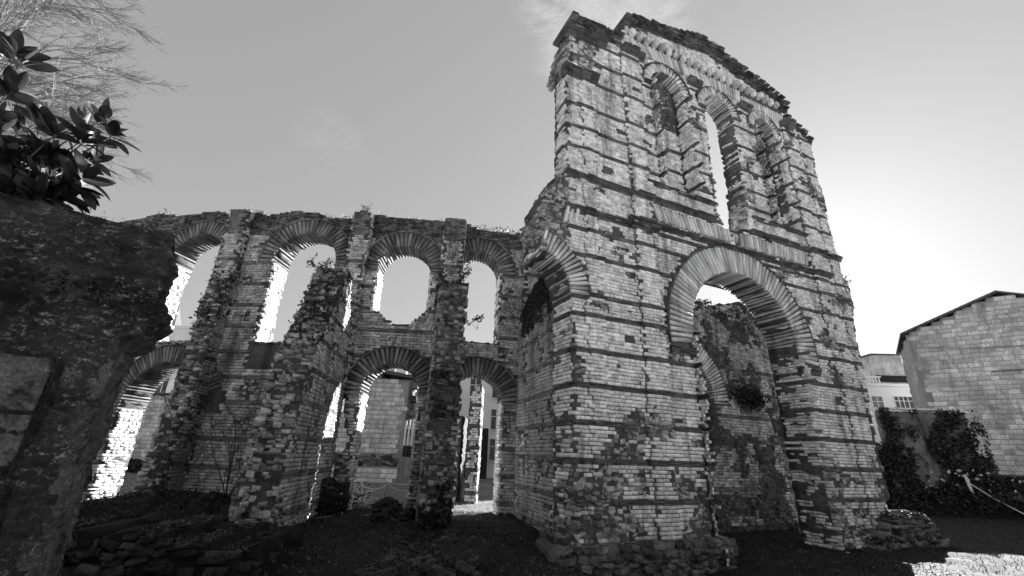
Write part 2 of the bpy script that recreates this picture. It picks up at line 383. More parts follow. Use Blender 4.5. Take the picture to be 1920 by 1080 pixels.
# ------------------------------------------------------------------ organic helpers
def tube(pts, rad, seg=6):
    pts = [Vector(p) for p in pts]; V = []; F = []
    for i, p in enumerate(pts):
        t = (pts[min(i+1, len(pts)-1)]-pts[max(i-1, 0)]).normalized()
        s = t.cross(Vector((.13, .31, .94))).normalized(); q = t.cross(s)
        r = rad[i] if hasattr(rad, '__len__') else rad
        for k in range(seg):
            a = 2*math.pi*k/seg; V.append(p+(s*math.cos(a)+q*math.sin(a))*r)
        if i:
            for k in range(seg):
                b0 = (i-1)*seg; b1 = i*seg; F.append((b0+k, b0+(k+1) % seg, b1+(k+1) % seg, b1+k))
    return V, F
class MB:
    def __init__(s): s.V = []; s.F = []
    def add(s, V, F):
        n = len(s.V); s.V += [tuple(v) for v in V]; s.F += [tuple(i+n for i in f) for f in F]; return s
    def box(s, c, size, rz=0, taper=0):
        x, y, z = (q/2 for q in size); ca, sa = math.cos(rz), math.sin(rz); V = []
        for dz in (-1, 1):
            t = 1-taper*(dz > 0)
            for dx, dy in ((-1, -1), (1, -1), (1, 1), (-1, 1)):
                a, b = dx*x*t, dy*y*t; V.append((c[0]+a*ca-b*sa, c[1]+a*sa+b*ca, c[2]+dz*z))
        return s.add(V, [(3, 2, 1, 0), (4, 5, 6, 7), (0, 1, 5, 4), (1, 2, 6, 5), (2, 3, 7, 6), (3, 0, 4, 7)])
    def fbox(s, face, u0, u1, z0, z1, d0, d1):
        V = []
        for d in (d0, d1):
            for u, z in ((u0, z0), (u1, z0), (u1, z1), (u0, z1)): V.append(tuple(face.pt(u, z, d)))
        return s.add(V, [(3, 2, 1, 0), (4, 5, 6, 7), (0, 1, 5, 4), (1, 2, 6, 5), (2, 3, 7, 6), (3, 0, 4, 7)])
    def fprism(s, face, poly, d0, d1):
        n = len(poly); V = [tuple(face.pt(u, z, d0)) for u, z in poly]+[tuple(face.pt(u, z, d1)) for u, z in poly]
        return s.add(V, [tuple(range(n))[::-1], tuple(range(n, 2*n))]+[(i, (i+1) % n, n+(i+1) % n, n+i) for i in range(n)])
    def build(s, name, m, parent=None, smooth=False, kind=None):
        me = bpy.data.meshes.new(name); V = rel(np.array(s.V), parent) if parent is not None else np.array(s.V)
        me.from_pydata([tuple(v) for v in V], [], s.F); me.materials.append(m)
        if smooth: me.polygons.foreach_set('use_smooth', [True]*len(me.polygons))
        me.update(); return link(name, me, parent, kind)
def leaves(name, centers, size, m, parent=None, kind=None, normals=None, spread=1.0, long=1.35):
    """small two-facet leaves, one per centre"""
    K = len(centers); c = np.asarray(centers, float)
    n = rng.normal(0, 1, (K, 3))
    if normals is not None: n = n*.6*spread+normals
    n /= np.linalg.norm(n, axis=1)[:, None]
    t = rng.normal(0, 1, (K, 3)); t -= (t*n).sum(1)[:, None]*n; t /= np.linalg.norm(t, axis=1)[:, None]; b = np.cross(n, t)
    s = rng.uniform(size[0], size[1], K)[:, None]
    V = np.stack([c-t*s*long*.5, c-b*s*.42+n*s*.1, c+t*s*long*.5, c+b*s*.42+n*s*.1], 1).reshape(-1, 3)
    i = 4*np.arange(K)[:, None]; F = np.concatenate([i+np.array([[0, 1, 2]]), i+np.array([[0, 2, 3]])])
    if parent is not None: V = rel(V, parent)
    return link(name, mesh_np(name, V, F, m), parent, kind)
def blades(name, bases, h, m, parent=None, lean=.5, wd=.012, kind=None):
    K = len(bases); c = np.asarray(bases, float); hh = rng.uniform(h[0], h[1], K)[:, None]
    d = rng.normal(0, lean, (K, 3)); d[:, 2] = 1; d /= np.linalg.norm(d, axis=1)[:, None]
    s = np.cross(d, rng.normal(0, 1, (K, 3))); s /= np.linalg.norm(s, axis=1)[:, None]
    droop = rng.normal(0, .25, (K, 3)); droop[:, 2] = -abs(droop[:, 2])*.6
    V = np.stack([c-s*wd, c+s*wd, c+d*hh*.6+s*wd*.8, c+d*hh+droop*hh*.5], 1).reshape(-1, 3)
    i = 4*np.arange(K)[:, None]; F = np.concatenate([i+np.array([[0, 1, 2]]), i+np.array([[0, 2, 3]])])
    if parent is not None: V = rel(V, parent)
    return link(name, mesh_np(name, V, F, m), parent, kind)
def fbm(x, y, z, o=4):
    return noise.fractal(Vector((x, y, z)), .9, 2.1, o)

# ------------------------------------------------------------------ ground
def ground_z(x, y):
    z = -1.95
    s = min(1, max(0, (x-1.5)/3.)); s = s*s*(3-2*s)
    z -= .55*s
    z -= .15*min(1, max(0, (9-y)/4.)) * (x > -5)
    z -= .62*math.exp(-((x-3.2)/2.6)**2-((y-12.0)/2.6)**2)
    return z
def terrain():
    xs = np.unique(np.concatenate([np.linspace(-400, -30, 20), np.arange(-30, 44, .32), np.linspace(44, 400, 20)]))
    ys = np.unique(np.concatenate([np.linspace(-60, -2, 10), np.arange(-2, 42, .32), np.linspace(42, 600, 24)]))
    V = []
    for x in xs:
        for y in ys:
            z = ground_z(x, y); f = 1 if (-30 < x < 44 and -2 < y < 42) else 0
            rough = (.10 if y < 17.5 else .03)
            V.append((x, y, z+f*(fbm(x*.9, y*.9, 0)*rough+fbm(x*3, y*3, 5, 3)*rough*.45)))
    n = len(ys); F = [(i*n+j, (i+1)*n+j, (i+1)*n+j+1, i*n+j+1) for i in range(len(xs)-1) for j in range(n-1)]
    cxy = [((xs[f[0]//n]+.1), (ys[f[0] % n]+.1)) for f in F]
    me = mesh_np('ground', np.array(V), np.array(F), M['soil'], True); me.materials.append(M['grass_ground']); me.materials.append(M['bounce_ground'])
    mi = [1 if (y > 17.6 and x < 1.0) else (2 if (y < 2.5 or x < -34 or x > 46) else 0) for x, y in cxy]  # pale reflecting ground added behind the camera and at the outer edges
    me.polygons.foreach_set('material_index', mi)
    tag(link('ground', me), kind='structure')
terrain()

# ------------------------------------------------------------------ the arcade wall
ARC = Curved()
UP = [(-13.15, 7.1, 1.25, 3.70), (-8.43, 7.05, 1.26, 3.72), (-4.38, 6.85, 1.05, 4.55), (-1.42, 7.0, .92, 4.02)]      # cu, springing, radius, sill
LO = [(-12.75, 1.15, 1.75, -3), (-4.33, 2.0, 1.03, -3), (-1.2, 1.85, .98, -3)]
top_prof = [(-20, 9.55), (-17, 9.5), (-16, 9.6), (-14.4, 9.35), (-13, 9.5), (-12, 9.25), (-10.9, 9.35), (-10.6, 9.15), (-9.3, 9.4), (-8.1, 9.3), (-7.9, 9.1), (-6.8, 9.1), (-6.0, 9.35), (-5.2, 9.25), (-4, 9.2), (-3, 9.2), (-2.0, 9.25), (-1.5, 9.0), (-.3, 8.95), (.3, 9.05), (1.3, 9.1)]
def topz(u): return np.interp(u, [p[0] for p in top_prof], [p[1] for p in top_prof])
def sill3(u): return np.interp(u, [-5.5, -5.15, -4.8, -4.5, -3.9, -3.6, -3.3], [5.15, 5.0, 4.72, 4.55, 4.6, 4.95, 5.2])
def arc_holes(u, z, grow=0.):
    h = np.zeros(np.shape(u), bool)
    for k, (cu, cz, r, zb) in enumerate(UP):
        a = arch_in(u, z, cu, cz, r+grow, zb)
        if k == 2: a &= z > sill3(u)
        h |= a
    for cu, cz, r, zb in LO: h |= arch_in(u, z, cu, cz, r+grow, zb)
    # the broken gap beside the middle doorway and the dark niche in the closed bay
    h |= inpoly(u, z, [(-6.15, 1.9), (-5.85, 2.25), (-5.8, .9), (-5.5, .3), (-5.9, -.6), (-5.7, -1.6), (-6.6, -1.7), (-6.75, .2), (-6.5, .7)])
    return h
def arc_core_in(u, z):
    return (z < topz(u)-.05) & ~arc_holes(u, z, .04)
RING = .62
def arc_face_in(u, z):
    r = (z < topz(u)) & ~arc_holes(u, z, -.01)
    for cu, cz, ra, zb in UP: r &= ~(((u-cu)**2+(z-cz)**2 < (ra+RING+.03)**2) & (z > cz-.05))
    for cu, cz, ra, zb in LO: r &= ~(((u-cu)**2+(z-cz)**2 < (ra+RING+.03)**2) & (z > cz-.05))
    r &= ~((u > -9.75) & (u < -8.45) & (z > 2.72) & (z < 3.66))
    return r
arcade = root('arcade_wall', (-7, 17, -2), 'long ruined brick banded arcade wall with four tall upper arches against the sky, left of the gate tower', 'ruin')
core('wall_core', ARC, arc_core_in, (-20, .35, -2.3, 9.7), 1.05, M['mortar_grey'], arcade, cell=.125, edge=.28)
bands_arc = [-1.6, -.72, .2, 1.45, 2.35, 3.3, 4.3, 5.15, 6.05, 6.95]
st, br = Pieces(), Pieces(); afill = Pieces()
def crust_mask(u, z, isb=0): return np.array([(8.05+.5*fbm(float(a)*1.3, float(b)*.6, 2) < b) for a, b in zip(np.atleast_1d(u), np.atleast_1d(z))])
lay(ARC, arc_face_in, (-16.8, .3, -2.2, 8.2), st, br, bands_arc, pitch=.112, wr=(.14, .26), drop=lambda u, z, b: np.array([fbm(float(a)*.9, float(c)*.9, 7) > (.38 if not b else .55) for a, c in zip(u, z)]), fill=afill)
build(afill, 'rubble_stone', M['rubble'], arcade, 'rubble', 200, 'rubble')
build(st, 'stone', M['stone_grey'], arcade, 'stone', 300, 'stonework')
build(br, 'brick', M['brick_dark'], arcade, 'brick', 300, 'brickwork')
cr = Pieces()
lay(ARC, arc_face_in, (-16.8, .3, 8.2, 9.7), cr, cr, [], pitch=.085, wr=(.15, .35), proud=.04, rough=1.6)
build(cr, 'coping_stone', M['crust'], arcade, 'rubble', 200, 'coping_rubble')
vo = Pieces(); hd = Pieces()
for cu, cz, ra, zb in UP: ring(ARC, cu, cz, ra, ra+RING, vo, int(round(math.pi*(ra+.3)/.15)), T=1.06, a0=-8, a1=188, hood=hd)
for i, (cu, cz, ra, zb) in enumerate(LO): ring(ARC, cu, cz, ra, ra+RING, vo, int(round(math.pi*(ra+.3)/.15)), T=1.06, a0=-6 if i else 20, a1=186, hood=hd)
build(vo, 'voussoir', M['brick_dark'], arcade, 'vous', 300, 'voussoirs')
build(hd, 'hood_brick', M['brick_dark'], arcade, 'brick', 120, 'hood_bricks')
# jamb faces (the reveals of the openings)
class Jamb:
    """reveal of an arcade opening: u runs into the wall"""
    def __init__(s, uu, side): s.uu = uu; s.side = side
    def pt(s, u, z, d):
        u, z, d = np.broadcast_arrays(np.asarray(u, float), np.asarray(z, float), np.asarray(d, float))
        return ARC.pt(s.uu+s.side*d, z, -u)
    def frame(s, u):
        a, n = ARC.frame(np.full(len(u), s.uu)); return -n, a*s.side
ja, jb = Pieces(), Pieces()
for cu, cz, ra, zb in UP:
    for sd in (-1, 1):
        lay(Jamb(cu+sd*ra, -sd), lambda u, z: (u > 0) & (u < 1.05), (0.02, 1.05, zb, cz), ja, jb, bands_arc, pitch=.112, wr=(.15, .3), proud=.03)
for cu, cz, ra, zb in LO:
    for sd in (-1, 1):
        lay(Jamb(cu+sd*ra, -sd), lambda u, z: (u > 0) & (u < 1.05), (0.02, 1.05, -2.1, cz), ja, jb, bands_arc, pitch=.112, wr=(.15, .3), proud=.03)
build(ja, 'jamb_stone', M['stone'], arcade, 'stone', 150, 'jamb_stonework')
build(jb, 'jamb_brick', M['arch_brick'], arcade, 'brick', 60, 'jamb_brickwork')
# pilasters on the arcade
for (a, b, zt, zb) in ((-11.85, -11.0, 9.22, 3.0), (-6.6, -5.85, 9.22, 3.0), (-2.92, -2.06, 9.16, 3.0), (.42, 1.2, 8.95, 3.0)):
    pil = lambda u, z, a=a, b=b, zt=zt, zb=zb: (u > a) & (u < b) & (z < zt) & (z > zb)
    class Sh(Curved):
        def pt(s, u, z, d): return Curved.pt(s, u, z, np.asarray(d)+.42)
    pc = core('pilaster', Sh(), pil, (a, b, zb, zt), .5, M['mortar_grey'], arcade, cell=.14, edge=.12)
    ps, pb = Pieces(), Pieces()
    lay(Sh(), pil, (a, b, zb, 8.1), ps, pb, bands_arc, pitch=.112, wr=(.15, .3))
    lay(Sh(), pil, (a-.04, b+.04, 8.1, zt), pb, pb, [], pitch=.07, wr=(.2, .4), proud=.04)
    for uu, sd in ((a, -1), (b, 1)):
        J = Jamb(uu, sd); J.pt = (lambda u, z, d, uu=uu, sd=sd: ARC.pt(uu+sd*np.asarray(d, float), z, .42-np.asarray(u, float)))
        lay(J, lambda u, z: (u > 0) & (u < .4), (0, .4, zb, zt), ps, pb, bands_arc, pitch=.112, wr=(.15, .3))
    build(ps, 'stone', M['stone_grey'], pc, 'stone', 60, 'stonework')
    build(pb, 'brick', M['brick_dark'], pc, 'brick', 40, 'brickwork')

# ------------------------------------------------------------------ generic freestanding radial stump wall
def stump(name, label, ox, oy, az, width, prof, zb, side, mats, nst=300, rub=M['rubble'], bands=(), endoff=0):
    """wall running from the arcade towards the street; prof = [(length from arcade, top z)] polygon seen from its face.
    side=+1: (ox,oy) is on its right-hand face, -1: on its left-hand face"""
    rt = root(name, (ox, oy-1.5, -2), label, 'ruined wall')
    # u measured away from the arcade towards the camera
    fa = Flat(ox, oy, az, side)
    class Rev:
        def pt(s, u, z, d): return fa.pt(-np.asarray(u, float), z, d)
        def frame(s, u): a, n = fa.frame(u); return -a, n
    rv = Rev(); um = max(p[0] for p in prof); zt = max(p[1] for p in prof)
    ins = lambda u, z: inpoly(u, z, prof)
    core('wall_core', rv, ins, (-.3, um+.2, zb, zt+.1), width, mats[1], rt, cell=.125, jit=.03, edge=.4)
    s, b = Pieces(), Pieces(); fl_ = Pieces()
    lay(rv, ins, (-.2, um+.1, zb, zt), s, b, bands, pitch=.112, wr=(.14, .27), drop=lambda u, z, q: np.array([fbm(float(x)*1.1, float(y)*1.1, 11+ox) > .3 for x, y in zip(u, z)]), fill=fl_)
    build(fl_, 'face_rubble_stone', rub, rt, 'rubble', 100, 'face_rubble')
    # other side, same masonry
    class Rev2:
        def pt(s, u, z, d): return fa.pt(-np.asarray(u, float), z, -width-np.asarray(d, float))
        def frame(s, u): a, n = fa.frame(u); return -a, -n
    lay(Rev2(), ins, (-.2, um+.1, zb, zt), s, b, bands, pitch=.112, wr=(.14, .27))
    build(s, 'stone', mats[0], rt, 'stone', nst, 'stonework'); build(b, 'brick', mats[2], rt, 'brick', 160, 'brickwork')
    # ragged end and top: rubble follows the profile's upper / outer edge
    P = Pieces(); pts = [p for p in prof]
    n = len(pts)
    for i in range(n):
        (x1, z1), (x2, z2) = pts[i], pts[(i+1) % n]
        if max(x1, x2) < .15 or (z1 <= zb+.05 and z2 <= zb+.05): continue
        ln = math.hypot(x2-x1, z2-z1); k = max(1, int(ln/.11))
        for q in range(k):
            t = (q+rng.uniform(.2, .8))/k; x = x1+(x2-x1)*t; z = z1+(z2-z1)*t
            nx, nz_ = (z2-z1)/ln, -(x2-x1)/ln
            if nx*1+nz_*1 < 0 and nz_ < -.2: nx, nz_ = -nx, -nz_
            if nx < 0 and nz_ <= 0: nx, nz_ = -nx, -nz_
            v = rng.uniform(0, .1)
            while v < width:
                wd = rng.uniform(.08, .24); o = rng.uniform(-.09, .09)+.07*fbm(x*2, z*2, v*3)
                if rng.uniform() > .1:
                    c = rv.pt(x+nx*(o-.14), z+nz_*(o-.14), -min(v+wd/2, width)+.02)[None]
                    a1, n1 = rv.frame(np.zeros(1))
                    nn = a1*nx+ZH*nz_; B = -a1*nz_+ZH*nx; A = -n1
                    nn = nn+rng.normal(0, .15, (1, 3)); nn /= np.linalg.norm(nn)
                    P.add(c, A, B, nn, np.array([[wd, rng.uniform(.06, .16), .16+rng.uniform(0, .07)]]))
                v += wd*.93
    build(P, 'rubble_stone', rub, rt, 'rubble', 300, 'rubble')
    return rt, rv
bst = [-1.55, -.65, .25, 1.15, 2.05, 2.95, 3.85, 4.75]
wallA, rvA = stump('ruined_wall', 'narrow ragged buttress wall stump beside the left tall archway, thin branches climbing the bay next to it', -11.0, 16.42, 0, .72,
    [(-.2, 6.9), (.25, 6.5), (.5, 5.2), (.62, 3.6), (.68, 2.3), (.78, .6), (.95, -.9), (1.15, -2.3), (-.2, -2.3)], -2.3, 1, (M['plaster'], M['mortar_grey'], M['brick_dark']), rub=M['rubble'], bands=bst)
wallB, rvB = stump('ruined_wall', 'deep brick banded wall stump with a bushy ivy cap, jutting forward left of the middle doorway', -5.95, 16.2, -7, .9,
    [(-.15, 4.0), (.35, 4.05), (1.1, 4.75), (1.7, 5.7), (2.3, 5.75), (2.7, 5.2), (3.1, 4.2), (3.7, 3.1), (4.2, 2.3), (4.4, 1.6), (4.5, .2), (4.75, -.4), (4.9, -2.3), (-.15, -2.3)], -2.3, 1, (M['stone_grey'], M['mortar_grey'], M['brick_dark']), rub=M['rubble'], bands=bst)
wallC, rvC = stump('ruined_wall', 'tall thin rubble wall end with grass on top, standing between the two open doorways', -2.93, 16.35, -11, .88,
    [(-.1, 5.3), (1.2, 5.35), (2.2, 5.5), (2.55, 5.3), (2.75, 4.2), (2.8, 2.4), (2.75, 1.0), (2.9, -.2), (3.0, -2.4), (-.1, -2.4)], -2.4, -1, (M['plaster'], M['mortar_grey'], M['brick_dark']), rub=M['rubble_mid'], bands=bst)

# ------------------------------------------------------------------ the gate tower
OX, OY = 1.7314, 11.8744
FR = Flat(OX, OY, 66)
tower = root('gate_tower', (7.5, 15.5, -2.5), 'high ruined gate tower of pale stone with brick bands, huge archway and window slit above', 'ruin')
outline = [(.0, -3.3), (.0, 4.35), (.0, 4.45)]
# remains of the side vault: the intrados rises to the left of the corner
for a in range(0, 76, 8): outline.append((-1.25+1.22*math.cos(R(a)), 4.45+1.22*math.sin(R(a))))
outline += [(-1.02, 6.05), (-1.08, 6.6), (-.93, 7.2), (-.7, 7.7), (-.42, 8.34), (-.1, 8.6), (-.08, 12.9), (-.12, 13.4), (.05, 14.4), (.2, 15.0), (.45, 15.62), (1.5, 15.75), (2.45, 16.0), (2.5, 16.4), (2.75, 17.0),
            (3.4, 17.25), (4.6, 17.55), (5.7, 17.7), (5.9, 18.05), (6.8, 18.2), (7.6, 18.3), (8.6, 18.0), (9.5, 17.62), (11.2, 17.1), (12.3, 16.7), (12.6, 16.2), (13.1, 15.9), (13.7, 15.6), (14.05, 15.1), (14.0, 14.2),
            (13.85, 13.0), (13.95, 12.0), (13.95, 11.4), (13.8, 10.2), (13.85, 9.0), (13.9, 7.7), (14.1, 7.5), (14.1, 6.4), (13.95, 6.2), (13.7, 4.8), (13.6, 3.2), (13.45, 2.2), (13.25, .6), (13.3, -.4), (13.1, -1.5), (13.1, -2.9)]
AC, AZ_, AI, AO = 7.2, 3.9, 2.62, 3.6
NI = [(4.78, 14.32, .82, 12.75), (10.62, 14.42, .66, 12.75)]
WC, WZ, WR = 7.7, 14.32, .83
def tw_open(u, z, g=0.):
    h = ((u-AC)**2+(z-AZ_)**2 < (AI+g)**2) & (z >= AZ_) | (abs(u-AC) < AI+g) & (z < AZ_)
    # window opening, its sides broken and leaning with height
    lft = np.interp(z, [7.9, 8.9, 10, 11, 12, 13, 14], [7.25, 6.6, 6.66, 6.72, 6.8, 6.86, 6.87]); rgt = np.interp(z, [7.9, 9, 10, 11, 12, 13, 14], [7.4, 8.15, 8.35, 8.45, 8.5, 8.53, 8.53])
    jag = .03*np.sin(z*23)+.025*np.sin(z*51+1)
    h |= (z > 8.35) & (z <= WZ) & (u > lft-g+jag*(z < 13)) & (u < rgt+g+jag) | ((u-WC)**2+(z-WZ)**2 < (WR+g)**2) & (z > WZ)
    return h
def niche(u, z, g=0):
    h = np.zeros(np.shape(u), bool)
    for cu, cz, r, zb in NI: h |= arch_in(u, z, cu, cz, r+g, 9.35)
    return h
def tdoff(u, z):
    """pilaster strips stand a little proud"""
    u = np.asarray(u, float); d = np.zeros_like(u)
    d += .07*((u > .5) & (u < 1.05)) + .10*((u > 2.5) & (u < 3.3))*(z < 15.2) + .10*((u > 11.9) & (u < 12.7))*(z < 15.2) + .06*((u > 13.2))
    return d
out_in = lambda u, z: inpoly(u, z, outline)
def tower_core_in(u, z): return out_in(u, z) & ~tw_open(u, z, .05)
NF = -.47
def tower_front_in(u, z): return out_in(u, z) & ~tw_open(u, z, .05) & ~niche(u, z, .03)
# lower and upper slab
core('wall_core', FR, lambda u, z: tower_core_in(u, z) & (z < 8.75), (-1.3, 14.3, -3.3, 8.75), 1.15, M['mortar'], tower, cell=.15, edge=.25, doff=tdoff)
core('upper_wall_core', FR, lambda u, z: tower_front_in(u, z) & (z >= 8.75), (-.45, 14.3, 8.75, 18.4), .84, M['mortar'], tower, cell=.13, edge=.25, doff=tdoff)
class Off(Flat):
    def __init__(s, o): Flat.__init__(s, OX, OY, 66); s.o = o
    def pt(s, u, z, d): return Flat.pt(s, u, z, np.asarray(d, float)+s.o)
core('niche_back', Off(NF), lambda u, z: niche(u, z, .3), (3.4, 7, 9.2, 15.6), .3, M['mortar'], tower, cell=.15)
core('niche_back', Off(NF), lambda u, z: niche(u, z, .3), (9, 12, 9.2, 15.6), .3, M['mortar'], tower, cell=.15)
ring_zone = lambda u, z: (((u-AC)**2+(z-AZ_)**2 < (AO+.08)**2) & (z > AZ_-.6)) & ((z > AZ_) | (abs(u-AC) < AO+.02))
def tf_in(u, z):
    r = out_in(u, z) & ~tw_open(u, z, .0) & ~niche(u, z, 0) & ~ring_zone(u, z)
    r &= ~(((u-WC)**2+(z-WZ)**2 < (WR+.43)**2) & (z > WZ))
    for cu, cz, rr, zb in NI: r &= ~(((u-cu)**2+(z-cz)**2 < (rr+.42)**2) & (z > cz))
    r &= ~((u > 3.3) & (u < 11.7) & (z > 7.72) & (z < 8.35) & ~((u > 7.15) & (u < 7.6)))      # lower flat arch
    r &= ~((u > 3.1) & (u < 12.3) & (z > 15.5) & (z < 16.2))                                  # upper flat arch
    r &= ~(((u+1.25)**2+(z-4.45)**2 < (1.22+.62)**2) & (z > 4.4))
    r &= ~((u > 3.0) & (u < 12.4) & (z > 16.24) & (z < 16.66))
    for a_, b_ in HOLES: r &= ~((abs(u-a_) < .13) & (abs(z-b_) < .1))
    return r
tb = [-2.0, -1.05, -.08, .87, 1.85, 2.82, 3.87, 4.5, 5.75, 6.65, 7.25, 8.55, 9.74, 10.6, 11.58, 12.85, 13.9, 14.9]
def scar(u, z, isb):
    o = []
    for a, b in zip(u, z):
        v = fbm(a*.55+3, b*.7, 21)+.35*fbm(a*2, b*2, 4)
        lim = .42 if b > 1.2 else (.14 if b > -.2 else .02)
        if isb: lim += .22
        if a < -.05 and b > 5.4 and b < 8.6: lim = -9
        o.append(v > lim)
    return np.array(o)
ts, tbp = Pieces(), Pieces(); tr = Pieces()
HOLES = [(2.2, 11.1), (3.35, 11.0), (1.55, 9.2), (9.3, 11.4), (4.6, 6.2), (10.8, 5.3), (2.0, 3.35), (6.2, 9.9), (11.6, 2.3), (1.8, 6.9), (3.1, 13.4), (12.6, 12.1)]
lay(FR, tf_in, (-1.2, 14.2, -2.95, 17.9), ts, tbp, tb, pitch=.108, wr=(.13, .29), doff=tdoff, drop=scar, proud=.012, bproud=.032, gap=.014, rough=.5, fill=tr, bh=.045)
build(ts, 'stone', M['stone'], tower, 'stone', 300, 'stonework')
build(tbp, 'brick', M['brick'], tower, 'brick', 300, 'brickwork')
# eroded patches: rubble showing where the facing has fallen
build(tr, 'rubble_stone', M['rubble'], tower, 'rubble', 300, 'rubble')
# niche backs: brick courses below, rubble in the head
nb, nbb = Pieces(), Pieces()
lay(Off(NF+.02), lambda u, z: niche(u, z, .05) & (z < 12.6), (3.4, 12, 9.3, 12.6), nb, nbb, tb, pitch=.105, wr=(.18, .34))
build(nb, 'stone', M['stone'], tower, 'stone', 80, 'niche_stonework'); build(nbb, 'brick', M['brick'], tower, 'brick', 40, 'niche_brickwork')
nr = Pieces(); rubble(Off(NF-.1), lambda u, z: niche(u, z, 0) & (z > 12.8), (3.4, 12, 12.75, 15.4), nr, size=(.08, .16), pitch=.09)
build(nr, 'niche_rubble_stone', M['rubble'], tower, 'rubble', 120, 'niche_rubble')
# niche and window sides
class TJ:
    def __init__(s, uu, sd, o=0): s.uu = uu; s.sd = sd; s.o = o
    def pt(s, u, z, d): return FR.pt(s.uu+s.sd*np.asarray(d, float), z, s.o-np.asarray(u, float))
    def frame(s, u): a, n = FR.frame(np.zeros(len(u))); return -n, a*s.sd
js, jbk = Pieces(), Pieces()
for cu, cz, r_, zb in NI:
    for sd in (-1, 1): lay(TJ(cu+sd*r_, -sd), lambda u, z: (u < .48), (-.04, .48, 9.35, cz), js, jbk, tb, pitch=.105, wr=(.14, .28), proud=.03)
for uu, sd in ((8.54, -1),): lay(TJ(uu, sd), lambda u, z: (u > -.04) & (u < .80) & (z > 10.4), (-.1, .75, 10.4, WZ), js, jbk, tb, pitch=.108, wr=(.12, .2), proud=.0, bproud=.015, dep=.3, rough=.4)
# jambs of the great archway
tr2 = Pieces()
class WinEdge(TJ):
    def __init__(s, zz, uu, sd): TJ.__init__(s, 0, sd); s.zz = zz; s.uv = uu
    def pt(s, u, z, d): return FR.pt(np.interp(np.asarray(z, float), s.zz, s.uv)+s.sd*np.asarray(d, float), z, -np.asarray(u, float))
rubble(WinEdge([7.9, 9, 10, 11], [7.4, 8.15, 8.35, 8.45], -1), lambda u, z: (u > -.02) & (u < .72), (0, .75, 8.6, 10.6), tr2, size=(.10, .22), pitch=.10, depth=(-.05, .02), skip=.02)
rubble(WinEdge([7.9, 8.9, 10, 11], [7.25, 6.6, 6.66, 6.72], 1), lambda u, z: (u > -.02) & (u < .72), (0, .75, 8.6, 10.6), tr2, size=(.10, .22), pitch=.10, depth=(-.05, .02), skip=.02)
rubble(TJ(AC+AI, -1), lambda u, z: u < 1.1, (0, 1.1, -2.7, -.4), tr2, size=(.12, .3), pitch=.12, depth=(-.03, .03), skip=.02)
for uu, sd in ((AC-AI, 1), (AC+AI, -1)): lay(TJ(uu, sd), lambda u, z: u < 1.15, (0, 1.15, -2.6, AZ_), js, jbk, tb, pitch=.105, wr=(.16, .34), proud=.03, drop=lambda u, z, q: (z < 1.2) & (rng.uniform(0, 1, len(u)) < .35), fill=tr2)
build(tr2, 'jamb_rubble_stone', M['rubble'], tower, 'rubble', 120, 'jamb_rubble')
build(js, 'jamb_stone', M['stone'], tower, 'stone', 220, 'jamb_stonework'); build(jbk, 'jamb_brick', M['brick'], tower, 'brick', 120, 'jamb_brickwork')
# arch rings
tv, th = Pieces(), Pieces()
ring(FR, AC, AZ_, AI, AO, tv, 64, T=1.17, a0=-7, a1=187, proud=.06, hood=th)
build(tv, 'voussoir', M['arch_brick'], tower, 'vous', 300)
tv = Pieces()
ring(FR, WC, WZ, WR, WR+.40, tv, 24, T=.85, a0=0, a1=180, proud=.03, hood=th)
for cu, cz, r_, zb in NI: ring(FR, cu, cz, r_, r_+.38, tv, 19, T=.48, a0=0, a1=180, proud=.02, hood=th)
build(tv, 'window_voussoir', M['arch_brick'], tower, 'vous', 300)
build(th, 'hood_brick', M['brick'], tower, 'brick', 200)
# broken side arch springing from the left corner
tv = Pieces(); ring(FR, -1.25, 4.45, 1.22, 1.84, tv, 36, T=1.1, a0=0, a1=180, proud=.05, keep=lambda d: d < 82)
build(tv, 'side_voussoir', M['arch_brick'], tower, 'vous', 60)
# flat arches of slanting bricks
def flat_arch(P, u0, u1, z0, z1, lean0, lean1, pitch=.165, skip=None):
    k = int((u1-u0)/pitch); uc = u0+(np.arange(k)+.5)*(u1-u0)/k
    if skip is not None: uc = uc[~skip(uc)]
    k = len(uc); ang = R(1)*np.interp(uc, [u0, u1], [lean0, lean1])+rng.normal(0, .02, k)
    a, n = FR.frame(uc); A = a*np.cos(ang)[:, None]+ZH*np.sin(ang)[:, None]; B = -a*np.sin(ang)[:, None]+ZH*np.cos(ang)[:, None]
    P.add(FR.pt(uc, (z0+z1)/2, -.2), A, B, n, np.stack([np.full(k, pitch*1.0)*rng.uniform(.50, .62, k), (z1-z0)/np.cos(ang)*rng.uniform(.93, 1, k), .2+.07+rng.uniform(-.02, .02, k)], -1))
fa_ = Pieces()
flat_arch(fa_, 3.45, 7.1, 7.76, 8.32, 24, 5); flat_arch(fa_, 7.65, 11.6, 7.76, 8.32, -2, -14)
flat_arch(fa_, 3.15, 6.1, 15.52, 16.17, 22, 10); flat_arch(fa_, 6.2, 9.3, 15.5, 16.15, 14, -8); flat_arch(fa_, 9.4, 12.2, 15.3, 15.95, 10, -14)
flat_arch(fa_, -.25, .3, 6.7, 7.3, -14, -10); flat_arch(fa_, 13.4, 14.05, 6.75, 7.35, 12, 12)
build(fa_, 'flat_arch_brick', M['arch_brick'], tower, 'vous', 300)
